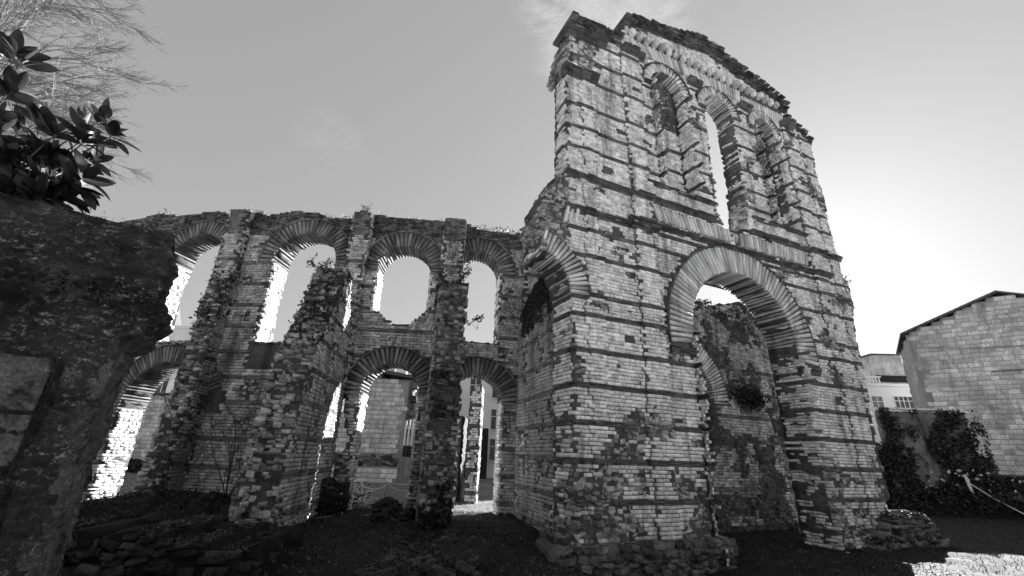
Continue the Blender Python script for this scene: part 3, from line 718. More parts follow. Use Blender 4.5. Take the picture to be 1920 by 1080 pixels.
# string courses and capitals: stepped brick ledges
lg = Pieces()
def ledge(u0, u1, zc, rows, out0, out1, bh=.055, P=None, miss=.06):
    for i in range(rows):
        k = max(1, int((u1-u0)/.34)); e = np.linspace(u0-out0*.5, u1+out0*.5, k+1); uc = (e[1:]+e[:-1])/2+rng.uniform(-.03, .03, k)
        keep = rng.uniform(0, 1, k) > miss; uc = uc[keep]; kk = len(uc)
        a, n = FR.frame(uc); o = out0+(out1-out0)*i/max(1, rows-1); off = tdoff(uc, zc)
        (P or lg).add(FR.pt(uc, zc+i*bh+rng.uniform(-.006, .006, kk), off-.12), a, np.tile(ZH, (kk, 1)), n, np.stack([np.full(kk, (u1-u0+out0)/k*.97), np.full(kk, bh*.86), .12+o+rng.uniform(-.025, .015, kk)], -1))
ledge(-.1, 6.4, 8.45, 4, .06, .19); ledge(8.3, 13.9, 8.45, 4, .06, .18); ledge(-.2, 3.4, 7.2, 4, .06, .16, miss=.15); ledge(2.3, 12.8, 7.45, 3, .08, .2, miss=.1)
ledge(3.2, 6.6, 9.2, 3, .06, .14, miss=.2); ledge(8.6, 12, 9.2, 3, .06, .14, miss=.2)
ledge(-.2, 1.2, 12.75, 7, .05, .26); ledge(0, 1.6, 14.8, 4, .12, .3, miss=.02)
for a, b in ((2.5, 3.6), (6.0, 6.75), (9.15, 9.85), (11.85, 12.7)): ledge(a, b, 15.12, 6, .04, .24, miss=.0)
for cu, cz, r_, zb in NI:
    ledge(cu-r_-.4, cu-r_, cz-.2, 3, .03, .10, miss=0); ledge(cu+r_, cu+r_+.4, cz-.2, 3, .03, .10, miss=0)
ledge(WC-WR-.4, WC-WR, WZ-.24, 4, .03, .10, miss=0); ledge(WC+WR, WC+WR+.4, WZ-.24, 4, .03, .10, miss=0)
ledge(AC-AO, AC-AI+.06, AZ_-.78, 5, .04, .12, miss=0); ledge(AC+AI-.06, AC+AO, AZ_-.78, 5, .04, .12, miss=0)
build(lg, 'ledge_brick', M['brick'], tower, 'brick', 300, 'ledge_brickwork')
# modillions and the cornice
mo = Pieces()
uc = np.arange(3.1, 12.3, .40); k = len(uc); a, n = FR.frame(uc); zm = np.full(k, 16.44)
mo.add(FR.pt(uc, zm, -.15), a, np.tile(ZH, (k, 1)), n, np.stack([np.full(k, .19), rng.uniform(.26, .34, k), .15+rng.uniform(.12, .26, k)], -1))
build(mo, 'modillion', M['stone'], tower, 'stone', 60)
cp = Pieces()
def coping(us, zs, rows, o0, o1, h=.075):
    u = us[0]
    while u < us[-1]:
        wd = rng.uniform(.24, .42)
        zt = float(np.interp(u+wd/2, us, zs))
        for i in range(rows):
            o = o0+(o1-o0)*i/max(1, rows-1)+rng.uniform(-.06, .03)
            if rng.uniform() < .14: continue
            a, n = FR.frame(np.array([u])); cp.add(FR.pt(np.array([u+wd/2]), zt-(rows-i-.5)*h, -1.0-o), a, ZH[None], n, np.array([[wd*.98, h*.9, 1.0+2*o]]))
        u += wd
coping([2.7, 3.4, 4.6, 5.7], [17.15, 17.3, 17.6, 17.75], 7, .05, .36)
coping([5.7, 6.8, 7.6, 8.6, 9.5], [17.95, 18.2, 18.3, 18.05, 17.7], 10, .05, .34)
coping([9.5, 11.2, 12.4], [17.65, 17.15, 16.75], 7, .05, .36)
coping([12.4, 13.1, 14.1], [16.1, 15.85, 15.2], 6, .05, .22)
coping([.1, 1.5, 2.5], [15.75, 15.8, 15.9], 7, .02, .28)
build(cp, 'cornice_brick', M['crust'], tower, 'vous', 300, 'cornice_brickwork')
# the left flank of the tower: front pier depth, then the recessed side wall running back to the arcade
SA = -17.0
SD = Flat(OX, OY, SA, -1)
sid_s, sid_b = Pieces(), Pieces()
lay(TJ(.01, -1), lambda u, z: (u > 0.0) & (u < 1.12), (0, 1.12, -2.2, 4.35), sid_s, sid_b, tb, pitch=.108, wr=(.15, .3), proud=.012, bproud=.03, drop=lambda u, z, q: scar(u+4, z, q), dep=.12, rough=.6, fill=(sfill := Pieces()))
build(sfill, 'flank_filling_stone', M['rubble'], tower, 'rubble', 80, 'flank_filling')
lay(TJ(-.08, -1), lambda u, z: (u > 0.0) & (u < .74), (0, .75, 8.6, 13.0), sid_s, sid_b, tb, pitch=.108, wr=(.15, .3), proud=.02, bproud=.05, dep=.14)
build(sid_s, 'flank_stone', M['stone'], tower, 'stone', 200, 'flank_stonework'); build(sid_b, 'flank_brick', M['brick'], tower, 'brick', 100, 'flank_brickwork')
class Shoulder(TJ):
    def __init__(s): TJ.__init__(s, 0, -1)
    def pt(s, u, z, d):
        z = np.asarray(z, float); uu = np.interp(z, [5.6, 6.05, 6.6, 7.2, 7.7, 8.34, 8.6, 12.9, 13.4, 14.4, 15.0, 15.62], [-.95, -1.02, -1.08, -.93, -.7, -.42, -.1, -.08, -.12, .05, .2, .45])
        return FR.pt(uu-np.asarray(d, float), z, -np.asarray(u, float))
sr = Pieces()
rubble(Shoulder(), lambda u, z: ((z > 5.6) & (z < 8.5)) | (z > 13), (0, 1.1, 5.6, 15.5), sr, size=(.1, .25), pitch=.12, depth=(-.02, .09))
build(sr, 'flank_rubble_stone', M['rubble'], tower, 'rubble', 90, 'flank_rubble')
side_prof = [(.9, -3.4), (.9, 5.6), (1.7, 5.6), (2.5, 5.75), (3.3, 5.65), (4.2, 5.2), (4.8, 5.0), (5.3, 5.3), (5.9, 5.5), (5.9, -3.4)]
sin_ = lambda u, z: inpoly(u, z, side_prof)
SW = Flat(OX+.14, OY, SA, -1)
flank = core('side_wall', SW, sin_, (.9, 5.9, -3.4, 5.9), 1.1, M['mortar_grey'], tower, cell=.13)
s2, b2 = Pieces(), Pieces()
lay(SW, sin_, (.9, 5.9, -2.9, 4.9), s2, b2, [-1.9, -1.0, -.05, .9, 1.85, 2.8, 3.85, 4.5], pitch=.112, wr=(.16, .32), proud=.012, bproud=.02, drop=lambda u, z, q: np.array([fbm(a_*1.2, b_*1.2, 31) > .25 for a_, b_ in zip(u, z)]), fill=(f2 := Pieces()))
build(f2, 'rubble_stone', M['rubble'], flank, 'rubble', 120, 'rubble')
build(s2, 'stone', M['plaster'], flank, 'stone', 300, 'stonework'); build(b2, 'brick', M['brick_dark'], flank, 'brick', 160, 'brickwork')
# the inner wall behind the great archway with its blind arch
IN = Off(-3.6)
ip = [(2.5, -2.9), (2.5, 6.2), (7, 6.6), (8.6, 6.85), (9.6, 6.75), (10.6, 6.95), (12, 7.3), (14.5, 7.3), (15.5, 7.0), (15.5, -2.9)]
BC, BZ, BI, BO = 7.1, 2.3, 2.2, 3.0
iin = lambda u, z: inpoly(u, z, ip) & ~(arch_in(u, z, BC, BZ, BI+.05, .6))
inner = core('inner_wall', IN, iin, (2.4, 15.6, -2.9, 7.4), 1.0, M['mortar_grey'], tower, cell=.15, jit=.04, edge=.4)
core('blind_arch_infill', Off(-4.1), lambda u, z: arch_in(u, z, BC, BZ, BI+.4, -2.9), (4.2, 10, -2.9, 5.2), .4, M['mortar_grey'], tower)
s3, b3 = Pieces(), Pieces()
lay(IN, lambda u, z: iin(u, z) & ~(((u-BC)**2+(z-BZ)**2 < (BO+.04)**2) & (z > BZ)), (5, 15.4, -2.3, 7.2), s3, b3, [-1.0, .87, 1.85, 2.9, 3.9], pitch=.115, wr=(.14, .26), drop=lambda u, z, q: np.array([fbm(a_*.8, b_*.8, 41)+(.25 if b_ < 0 else 0) > .12 for a_, b_ in zip(u, z)]), fill=(f3 := Pieces()))
build(f3, 'filling_stone', M['rubble_dark'], inner, 'rubble', 120, 'filling')
lay(Off(-4.1), lambda u, z: arch_in(u, z, BC, BZ, BI, .6), (4.8, 9.4, .6, 4.5), s3, b3, [.87, 1.85, 2.9], pitch=.115, wr=(.2, .36))
build(s3, 'stone', M['stone_grey'], inner, 'stone', 200, 'stonework'); build(b3, 'brick', M['brick_dark'], inner, 'brick', 80, 'brickwork')
v3 = Pieces(); ring(IN, BC, BZ, BI, BO, v3, 60, T=.7, proud=.05); build(v3, 'voussoir', M['arch_brick'], inner, 'vous', 60)
r3 = Pieces(); rubble(IN, lambda u, z: iin(u, z) & (z < .6), (6, 15, -2.5, .6), r3, size=(.12, .3), pitch=.15, depth=(-.02, .05), skip=.4); build(r3, 'rubble_stone', M['rubble_dark'], inner, 'rubble', 120, 'rubble')
# cross walls closing the passage left and right
core('passage_wall', Flat(OX+2.2, OY+1.0, -20, 1), lambda u, z: (u > 0) & (u < 3.6), (0, 3.6, -2.9, 6), .8, M['mortar_grey'], tower)
# plinths
pl = Pieces()
rubble(Off(.22), lambda u, z: True | (u > 0), (-.55, 4.9, -3.4, -2.05), pl, size=(.16, .38), pitch=.17, depth=(.0, .14), skip=.03)
rubble(Flat(OX-.35, OY-.1, SA, -1), lambda u, z: u > -.2, (-.1, 1.3, -3.4, -1.9), pl, size=(.15, .35), pitch=.18, depth=(0, .1), skip=.03)
build(pl, 'plinth_stone', M['rubble_dark'], tower, 'rubble', 120, 'plinth_rubble')
core('plinth', Off(.2), lambda u, z: u > -9, (-.5, 4.9, -3.5, -2.08), 1.2, M['rubble_dark'], tower, cell=.17, jit=.05, edge=.35)
pr_ = Pieces()
core('right_plinth', Off(.55), lambda u, z: z < np.interp(u, [10.9, 11.6, 12.5, 13.8, 14.3, 15.2], [-2.7, -2.2, -1.5, -1.45, -1.7, -2.6]), (10.9, 15.2, -3.0, -1.4), 2.0, M['rubble_dark'], tower, cell=.17, jit=.06, edge=.4)
rubble(Off(.58), lambda u, z: z < np.interp(u, [10.9, 11.6, 12.5, 13.8, 14.3, 15.2], [-2.7, -2.2, -1.5, -1.45, -1.7, -2.6]), (10.9, 15.2, -3.0, -1.4), pr_, size=(.15, .4), pitch=.16, depth=(0, .1), skip=.08)
build(pr_, 'plinth_stone', M['rubble_dark'], tower, 'rubble', 150, 'plinth_rubble')
print('PIECES', TOTAL)

# ------------------------------------------------------------------ the mossy wall close to the camera, left
NW = Flat(-3.5686, 4.1851, 55)
near = root('foreground_wall', (-4.3, 3.9, -1.9), 'massive dark mossy wall end with a projecting moulding, filling the left edge closest to the camera', 'wall')
def near_surface():
    path = [(t, 0., 0) for t in np.arange(-3.4, -.06, .022)]          # (t, depth back, turn)
    path += [(-.06+.06*math.sin(R(a)), .06-.06*math.cos(R(a)), R(a)) for a in (0, 22, 45, 68, 90)]
    path += [(0, b, math.pi/2) for b in np.arange(.1, 1.2, .03)]
    zs = list(np.arange(-3.0, 2.06, .022)); V = []; mi = []
    for (t, b, tr) in path:
        for z in zs:
            q = t+b
            d = .05*fbm(q*1.6, z*1.6, 1)+.028*fbm(q*6, z*7, 2)+.012*fbm(q*21, z*26, 3)
            led = math.exp(-((z-1.26)/.085)**2)*(.13+.03*fbm(q*3, 1, 9)); d += led
            if 1.36 < z: d += .03*fbm(q*2.2, z*3, 6)
            if z > 1.95: d -= (z-1.95)*.35
            d += .035*fbm(q*1.1, z*9, 15)*(z > .7)+.02*abs(fbm(q*9, z*9, 16))
            d += math.exp(-((z-1.46)/.04)**2)*.045-math.exp(-((z-1.56)/.025)**2)*.05
            for jz in (-.72, -.2, .86): 
                if q > -.44 and abs(z-jz-.02*math.sin(q*9)) < .018: d -= .035
            # crack between courses
            if -.44 < q < -.02 and abs(z-.31-.03*q) < .028: d -= .06
            if abs(q+.46-.02*math.sin(z*5)) < .035 and z < .68: d -= .07
            if q < -.5 and z < .68: d -= .05
            nx = math.cos(tr); tx = math.sin(tr)
            sh = -.15*min(1, max(0, (1.02-z)/.12))*min(1, max(0, (t+.55)/.5))
            V.append(NW.pt(t+sh+tx*d, z, -b+nx*d))
        for k, r_ in enumerate((.03, .09, .18, .32, .5, .8)):
            zz = 2.06+.05*math.sin(k*.6)+.035*fbm(t*2.5+b, r_*6, 4)+.015*fbm(t*12, r_*12, 4); tt = t-(r_ if tr > 0 else 0)
            V.append(NW.pt(min(t, tt), zz, -max(b, r_)))
    n = len(zs)+6; F = [(i*n+j, (i+1)*n+j, (i+1)*n+j+1, i*n+j+1) for i in range(len(path)-1) for j in range(n-1)]
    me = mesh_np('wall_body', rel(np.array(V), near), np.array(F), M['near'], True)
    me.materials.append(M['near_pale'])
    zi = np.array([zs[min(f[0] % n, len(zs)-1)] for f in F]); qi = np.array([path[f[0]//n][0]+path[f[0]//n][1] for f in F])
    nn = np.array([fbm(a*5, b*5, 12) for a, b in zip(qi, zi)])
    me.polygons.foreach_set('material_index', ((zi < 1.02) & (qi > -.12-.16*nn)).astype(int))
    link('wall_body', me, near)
near_surface()
npz = Pieces()
for (z0, z1) in ((.22, .67), (-.28, .18), (-.78, -.32), (-1.3, -.82)):
    t = -.53
    while t > -2.6:
        wd = rng.uniform(.5, .8); a, n = NW.frame(np.zeros(1))
        npz.add(NW.pt(np.array([t-wd/2]), (z0+z1)/2, -.2), a, ZH[None], n, np.array([[wd-.03, z1-z0, .2+rng.uniform(-.03, .0)]])); t -= wd
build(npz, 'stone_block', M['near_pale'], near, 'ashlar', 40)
bs = [NW.pt(rng.uniform(-2.4, 0), rng.uniform(1.95, 2.12), -rng.uniform(-.02, .4)) for _ in range(1400)]
blades('moss_tuft', bs, (.01, .05), M['near_black'], near, .8, .003, 'stuff')
hang = [NW.pt(rng.uniform(-2.4, .02), 1.3+rng.normal(0, .06), .12+rng.uniform(-.03, .05)) for _ in range(900)]
leaves('moss_clump', hang, (.012, .04), M['near_black'], near, 'stuff')

# ------------------------------------------------------------------ low foundations and mounds in front of the arcade
def lump(name, label, cx, cy, zb, sx, sy, h, rz=0, m='near_black', flat=.6, rough=.10, cat='rubble mound', nleaf=500, leaf='ivy', n=46, group=None, ls=(.03, .08)):
    V = []; ca, sa = math.cos(rz), math.sin(rz); P = []
    for i in range(n+1):
        for j in range(n+1):
            a = 2*i/n-1; b = 2*j/n-1; rr = (abs(a)**5+abs(b)**5)**(1/5)
            k = max(0, 1-rr)**.5 if rr < 1 else 0
            k = min(1, k*(1/flat))
            x = a*sx; y = b*sy
            wx = cx+x*ca-y*sa; wy = cy+x*sa+y*ca
            z = zb+h*k+(fbm(wx*1.7, wy*1.7, zb)*rough*1.6+fbm(wx*6, wy*6, 2)*rough*.6)*(.3+k)
            if rr >= .99: z = zb-.3
            V.append((wx+.06*fbm(wx*4, wy*4, 8), wy+.06*fbm(wx*4, wy*4, 9), z))
            if k > .1: P.append(V[-1])
    F = [(i*(n+1)+j, (i+1)*(n+1)+j, (i+1)*(n+1)+j+1, i*(n+1)+j+1) for i in range(n) for j in range(n)]
    rt = root(name, (cx, cy, zb), label, cat, group)
    link('mound_body', mesh_np('mound_body', rel(np.array(V), rt), np.array(F), M[m], False), rt)
    if nleaf:
        P = np.array(P); c = P[rng.integers(0, len(P), nleaf)]+rng.normal(0, .04, (nleaf, 3))+[0, 0, .02]
        leaves('moss_leaves', c, ls, M[leaf], rt, 'stuff', normals=np.tile([0, 0, 1.], (nleaf, 1)))
    return rt
def block(name, label, ox, oy, az, wd, zt, dp, zb=-2.6, top=None):
    rt = root(name, (ox+.5*wd*math.sin(R(az)), oy+dp/2, zb), label, 'ruined footing'); f = Flat(ox, oy, az)
    tp = lambda u: zt+.10*np.sin(u*2.3+ox)+.05*np.sin(u*7.1)-.25*np.maximum(0, u-wd+.5)
    core('footing_core', f, lambda u, z: (z < tp(u)), (0, wd, zb, zt+.2), dp, M['near_black'], rt, cell=.14, jit=.05, edge=.42)
    P = Pieces(); rubble(f, lambda u, z: (z < tp(u)), (0, wd, zb, zt+.2), P, size=(.14, .42), pitch=.13, depth=(-.02, .10), skip=.08)
    rubble(Flat(ox+wd*math.sin(R(az)), oy+wd*math.cos(R(az)), az-90), lambda u, z: z < zt-.2, (0, dp, zb, zt), P, size=(.14, .4), pitch=.13, depth=(-.02, .10), skip=.1)
    for _ in range(int(wd*dp*13)):                                   # broken stones lying along the top
        u, v = rng.uniform(.1, wd-.05), rng.uniform(.02, dp-.1); a, n = f.frame(np.zeros(1)); t = rng.uniform(-.5, .5)
        A = a*math.cos(t)+n*math.sin(t); B = -a*math.sin(t)+n*math.cos(t)
        P.add(f.pt(u, float(tp(u))-.13, -v)[None]+0*A, A, B, ZH[None]+rng.normal(0, .12, (1, 3)), np.array([[rng.uniform(.1, .28), rng.uniform(.1, .2), .15+rng.uniform(-.09, .03)]]))
    build(P, 'footing_stone', M['footing'], rt, 'rubble', 200, 'footing_rubble')
    K = int(wd*dp*900); uu = rng.uniform(0, wd, K); vv = rng.uniform(0, dp, K); keep = np.array([fbm(a*1.6, b*1.6, ox) > -.1 for a, b in zip(uu, vv)]); uu, vv = uu[keep], vv[keep]
    leaves('moss', f.pt(uu, tp(uu)+.02, -vv), (.02, .06), M['litter'], rt, 'stuff', normals=np.tile([0, 0, 1.], (len(uu), 1)))
    blades('weeds', f.pt(uu[::6], tp(uu[::6]), -vv[::6]), (.03, .12), M['ivy'], rt, .6, .007, 'stuff')
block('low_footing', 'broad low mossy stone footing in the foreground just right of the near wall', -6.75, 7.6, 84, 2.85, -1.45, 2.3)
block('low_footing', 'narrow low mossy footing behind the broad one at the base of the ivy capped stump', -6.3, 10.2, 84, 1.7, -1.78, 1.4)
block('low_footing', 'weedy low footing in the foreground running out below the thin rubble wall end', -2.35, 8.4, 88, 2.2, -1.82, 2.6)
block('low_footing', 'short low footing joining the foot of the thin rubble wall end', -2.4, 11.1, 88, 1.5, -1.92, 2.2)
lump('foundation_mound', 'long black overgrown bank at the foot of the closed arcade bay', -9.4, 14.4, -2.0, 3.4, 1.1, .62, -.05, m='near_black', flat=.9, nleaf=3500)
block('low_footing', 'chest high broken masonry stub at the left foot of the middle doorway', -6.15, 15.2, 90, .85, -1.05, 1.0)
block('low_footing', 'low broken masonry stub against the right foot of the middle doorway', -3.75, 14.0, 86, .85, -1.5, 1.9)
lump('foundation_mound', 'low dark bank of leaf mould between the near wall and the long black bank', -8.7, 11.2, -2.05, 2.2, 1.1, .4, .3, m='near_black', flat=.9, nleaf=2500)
# leaf litter, one scattering of fallen leaves
K = 15000; lx = rng.uniform(-13, 12, K); ly = rng.uniform(7, 17.2, K)
lz = np.array([ground_z(a, b)+fbm(a*.9, b*.9, 0)*.10+fbm(a*3, b*3, 5, 3)*.035+.015 for a, b in zip(lx, ly)])
tag(leaves('fallen_leaves', np.stack([lx, ly, lz], -1), (.02, .06), M['litter'], None, 'stuff', normals=np.tile([0, 0, 1.], (K, 1)), spread=.8), 'scattered dark fallen leaves covering the earth in front of the ruin', 'leaves')
K = 9000; lx = rng.uniform(-12, 16, K); ly = rng.uniform(7.5, 17.5, K)
lz = np.array([ground_z(a, b)+fbm(a*.9, b*.9, 0)*.10 for a, b in zip(lx, ly)])
tag(blades('ground_weeds', np.stack([lx, ly, lz], -1), (.05, .16), M['ivy'], None, .6, .008, 'stuff'), 'short dark weeds sprouting across the shaded ground', 'weeds')
K = 40000; lx = rng.uniform(-32, 0, K); ly = 17.6+22*rng.uniform(0, 1, K)**1.6
tag(blades('lawn_grass', np.stack([lx, ly, np.full(K, -1.97)], -1), (.04, .12), M['grass'], None, .4, .012, 'stuff'), 'short lawn grass seen through the arches', 'grass')
K = 14000; lx = rng.uniform(15, 44, K); ly = rng.uniform(14, 36, K)
tag(blades('side_grass', np.stack([lx, ly, np.full(K, -2.53)], -1), (.04, .14), M['ivy'], None, .4, .02, 'stuff'), 'dark rough grass right of the gate tower', 'grass')

# ------------------------------------------------------------------ ivy and plants growing on the ruins
def ivy_patch(face, pts, n, spread, label, grp=None, size=(.05, .11), base=None, cat='ivy', m='ivy', depth=.18):
    P = []
    for _ in range(n):
        i = rng.integers(0, len(pts)-1); t = rng.uniform()
        u = pts[i][0]*(1-t)+pts[i+1][0]*t; z = pts[i][1]*(1-t)+pts[i+1][1]*t
        hangz = abs(rng.normal(0, spread[1]))
        P.append(face.pt(u+rng.normal(0, spread[0]), z+.12-hangz, rng.uniform(-depth*.2, depth)))
    P = np.array(P); c = P.mean(0)
    rt = root('ivy', tuple(c), label, cat, grp)
    leaves('foliage', P, size, M[m], rt, 'stuff')
    return rt
def cap_ivy(rv, prof, wdt, n, label, size=(.05, .12), up=.2, out=.1, drop=.35):
    P = []
    for _ in range(n):
        i = rng.integers(0, len(prof)-1); t = rng.uniform(); u = prof[i][0]*(1-t)+prof[i+1][0]*t; z = prof[i][1]*(1-t)+prof[i+1][1]*t
        lumpy = .5+.5*fbm(u*2.2, z*2.2, 3)
        P.append(rv.pt(u+rng.normal(0, .1), z+rng.uniform(-drop, up)*(.4+lumpy), -rng.uniform(-out, wdt+out)))
    P = np.array([p for p in P if fbm(p[0]*3, p[1]*3, p[2]*3) > -.22]); rt = root('ivy', tuple(P.mean(0)), label, 'ivy')
    leaves('foliage', P, size, M['ivy'], rt, 'stuff'); return rt
cap_ivy(rvB, [(1.2, 4.9), (1.7, 5.7), (2.3, 5.75), (2.8, 5.0), (3.3, 4.0), (3.9, 2.9)], .9, 5200, 'bushy dark ivy crowning the deep stump left of the middle doorway', size=(.04, .10), up=.08, out=.06)
cap_ivy(rvA, [(.2, 6.6), (.4, 5.9), (.55, 5.0), (.62, 4.2)], .72, 1300, 'small dark ivy clump on top of the narrow left stump', drop=.25)
cap_ivy(rvC, [(.3, 5.3), (1.2, 5.35), (2.2, 5.5), (2.5, 5.4)], .88, 1500, 'dark plants capping the thin rubble wall end', up=.12, drop=.25)
P = [q for q in ((rng.uniform(-2.1, .6), rng.uniform(-.02, .9)) for _ in range(4200)) if fbm(q[0]*1.3, q[1]*2.2, 61) > (-.1+.5*(q[0]+1.2))]
P = [rvC.pt(np.interp(a, [-2, -.2, 1], [3.0, 2.9, 2.78])+.08+rng.uniform(-.05, .16), a, -b) for a, b in P]
rt = root('ivy', tuple(np.mean(P, 0)), 'dark ivy climbing the foot of the thin rubble wall end', 'ivy'); leaves('foliage', np.array(P), (.04, .11), M['ivy'], rt, 'stuff')
# dark hanging mass on the tower's side wall
P = []
for _ in range(7000):
    u = rng.uniform(1.0, 4.6); top = np.interp(u, [p[0] for p in side_prof[1:9]], [p[1] for p in side_prof[1:9]]) if False else np.interp(u, [.9, 2.5, 3.3, 4.6], [5.7, 5.85, 5.7, 5.1])
    L_ = (1.7-.28*abs(u-2.4))*(.55+.6*fbm(u*2.4, 0, 5)+.35); z = top+.15-abs(rng.uniform(0, 1)**1.3)*max(.3, L_)
    P.append(SW.pt(u, z, rng.uniform(.0, .13)))
rt = root('ivy', tuple(np.mean(P, 0)), 'black ivy mass hanging over the side wall between arcade and tower', 'ivy'); leaves('foliage', np.array(P), (.03, .08), M['ivy'], rt, 'stuff')
P = []
for _ in range(6000):
    u = rng.uniform(5.5, 14.5); P.append(IN.pt(u, 6.9+.45*fbm(u*.9, 0, 2)-abs(rng.normal(0, .5)), rng.uniform(-.9, .15)))
rt = root('ivy', tuple(np.mean(P, 0)), 'ivy draped over the inner wall top seen through the great archway', 'ivy'); leaves('foliage', np.array(P), (.05, .12), M['ivy'], rt, 'stuff')
P = [ARC.pt(u, 9.15+.2*fbm(u, 0, 1)-abs(rng.normal(0, .22)), rng.uniform(-.9, .1)) for u in rng.uniform(-16.8, .6, 6500)]
rt = root('ivy', tuple(np.mean(P, 0)), 'dark mossy growth running along the top of the arcade wall', 'moss'); leaves('foliage', np.array(P), (.03, .08), M['ivy'], rt, 'stuff')
P = [ARC.pt(u, 3.68-abs(rng.normal(0, .1)), rng.uniform(-.9, .1)) for u in np.r_[rng.uniform(-14.3, -11.9, 900), rng.uniform(-9.7, -7.1, 700)]]
rt = root('ivy', tuple(np.mean(P, 0)), 'dark growth on the sills of the two left upper archways', 'moss'); leaves('foliage', np.array(P), (.03, .09), M['ivy'], rt, 'stuff')

P = [IN.pt(rng.normal(11.3, .5), 2.7+rng.normal(0, .26), rng.uniform(0, .3)) for _ in range(1300)]  # dark leaves put in for the shade of a hole in the wall
rt = root('ivy', tuple(np.mean(P, 0)), 'black leaf clump standing in for a dark hole above a ledge of the inner wall inside the great archway', 'ivy'); leaves('foliage', np.array(P), (.05, .12), M['ivy'], rt, 'stuff')
P = [FR.pt(u, np.interp(u, [10.9, 11.6, 12.5, 13.8, 14.3, 15.2], [-2.7, -2.2, -1.5, -1.45, -1.7, -2.6])-abs(rng.normal(0, .14))+.05, rng.uniform(.0, .62)) for u in rng.uniform(11.4, 15.2, 2600)]
rt = root('ivy', tuple(np.mean(P, 0)), 'ivy creeping over the ledge at the right foot of the tower', 'ivy'); leaves('foliage', np.array(P), (.04, .11), M['ivy'], rt, 'stuff')
def tuft(p, label, n=60, h=(.12, .32), m='grass', r=.18, grp=None):
    rt = root('grass_tuft', p, label, 'grass', grp)
    b = np.array(p)[None]+rng.normal(0, 1, (n, 3))*[r, r*.6, .02]
    blades('blades', b, h, M[m], rt, .45, .006, 'stuff'); return rt
for u, l, k in ((-15.9, 'grass tuft at the far left end of the arcade top', 50), (-11.1, 'bright grass tuft on the first arcade pilaster', 110), (-10.2, 'sparse grass right of the first arcade pilaster', 50), (-8.0, 'grass tuft above the second upper archway', 50),
              (-7.3, 'thin grass between the second archway and the shrub', 40), (-5.6, 'grass just right of the sunlit little shrub', 50), (-4.3, 'grass tuft above the third upper archway', 60), (-3.0, 'tall grass by the third pilaster', 60), (-.9, 'sparse stalks above the fourth upper archway', 30), (.9, 'grass tuft where the arcade top meets the tower', 60)):
    p = ARC.pt(u, float(topz(u))+.02, -.3); tuft(tuple(p), l, k)
def twigs(mb, p, d, ln, r, depth, rnd, up=.05, split=3, droop=0.):
    pts = [Vector(p)]; dd = Vector(d).normalized(); n = 4
    for i in range(n):
        dd = (dd+Vector((rnd.uniform(-.16, .16), rnd.uniform(-.16, .16), rnd.uniform(-.16, .16)+up-droop))).normalized(); pts.append(pts[-1]+dd*ln/n)
    V, F = tube(pts, [r*(1-.45*i/n) for i in range(n+1)], 5 if r > .01 else 3); mb.add(V, F)
    if depth > 0:
        for k in range(split):
            q = pts[rnd.randint(1, n)]; nd = (dd+Vector((rnd.gauss(0, .5), rnd.gauss(0, .5), rnd.gauss(0, .42)))).normalized()
            twigs(mb, q, nd, ln*rnd.uniform(.5, .8), r*.55, depth-1, rnd, up, split, droop)
def shrub(name, p, label, cat, ln, r, depth, seed, m='pale_bark', stems=4, nl=0, leafm='ivy', up=.1, grp=None, lean=.4, split=3, lsz=(.04, .09)):
    rnd = random.Random(seed); rt = root(name, p, label, cat, grp); mb = MB()
    for k in range(stems): twigs(mb, p, (rnd.gauss(0, lean), rnd.gauss(0, lean), 1), ln*rnd.uniform(.7, 1), r, depth, rnd, up, split)
    mb.build('branches', M[m], rt)
    if nl:
        idx = [rnd.randrange(len(mb.V)) for _ in range(nl)]; P = np.array([mb.V[i] for i in idx])+rng.normal(0, .03, (nl, 3))
        leaves('foliage', P, lsz, M[leafm], rt, 'stuff')
    return rt
shrub('small_shrub', tuple(ARC.pt(-6.25, 9.3, -.2)), 'small sunlit shrub on top of the second arcade pilaster', 'shrub', .35, .012, 3, 5, nl=500, leafm='grass', lsz=(.02, .05))
shrub('small_shrub', tuple(FR.pt(2.0, 15.9, -.4)), 'leafless dark shrub in the notch of the tower top', 'shrub', .5, .015, 3, 8, 'bark', nl=160, lsz=(.03, .07))
shrub('small_shrub', tuple(FR.pt(13.95, 7.3, .05)), 'small plant sprouting from the right edge of the tower', 'shrub', .5, .012, 2, 9, 'bark', nl=140, lean=1.2, up=.0, lsz=(.05, .1))
shrub('climbing_shrub', (-9.0, 15.75, -1.7), 'leafless climber with thin dark stems spreading over the closed arcade bay', 'shrub', 2.6, .022, 3, 21, 'bark', stems=6, lean=.35, up=.12)
shrub('climbing_shrub', (-10.7, 15.5, -1.6), 'leafless dark stems rising past the narrow left stump', 'shrub', 2.6, .024, 3, 22, 'bark', stems=3, lean=.25, up=.12)
for q, l, sd in (((-6.25, 12.9, 5.4), 'leafy sprig sticking out left of the ivy capped stump', 3), ((-1.62, 13.6, 5.35), 'spiky plant at the right corner of the thin wall end top', 4), ((-2.35, 13.7, 5.35), 'spiky plant at the left corner of the thin wall end top', 6), ((-1.35, 13.6, 3.9), 'single sprig growing from the right side of the thin wall end', 7), ((.95, 15.2, 5.2), 'leafy twigs on the side wall against the tower', 14), ((.45, 16.4, 5.0), 'leafy twigs on the side wall near the arcade corner', 15)):
    shrub('wall_plant', q, l, 'plant', .4, .008, 2, sd, 'bark', stems=5, nl=150, lean=.9, up=.02, lsz=(.04, .08))

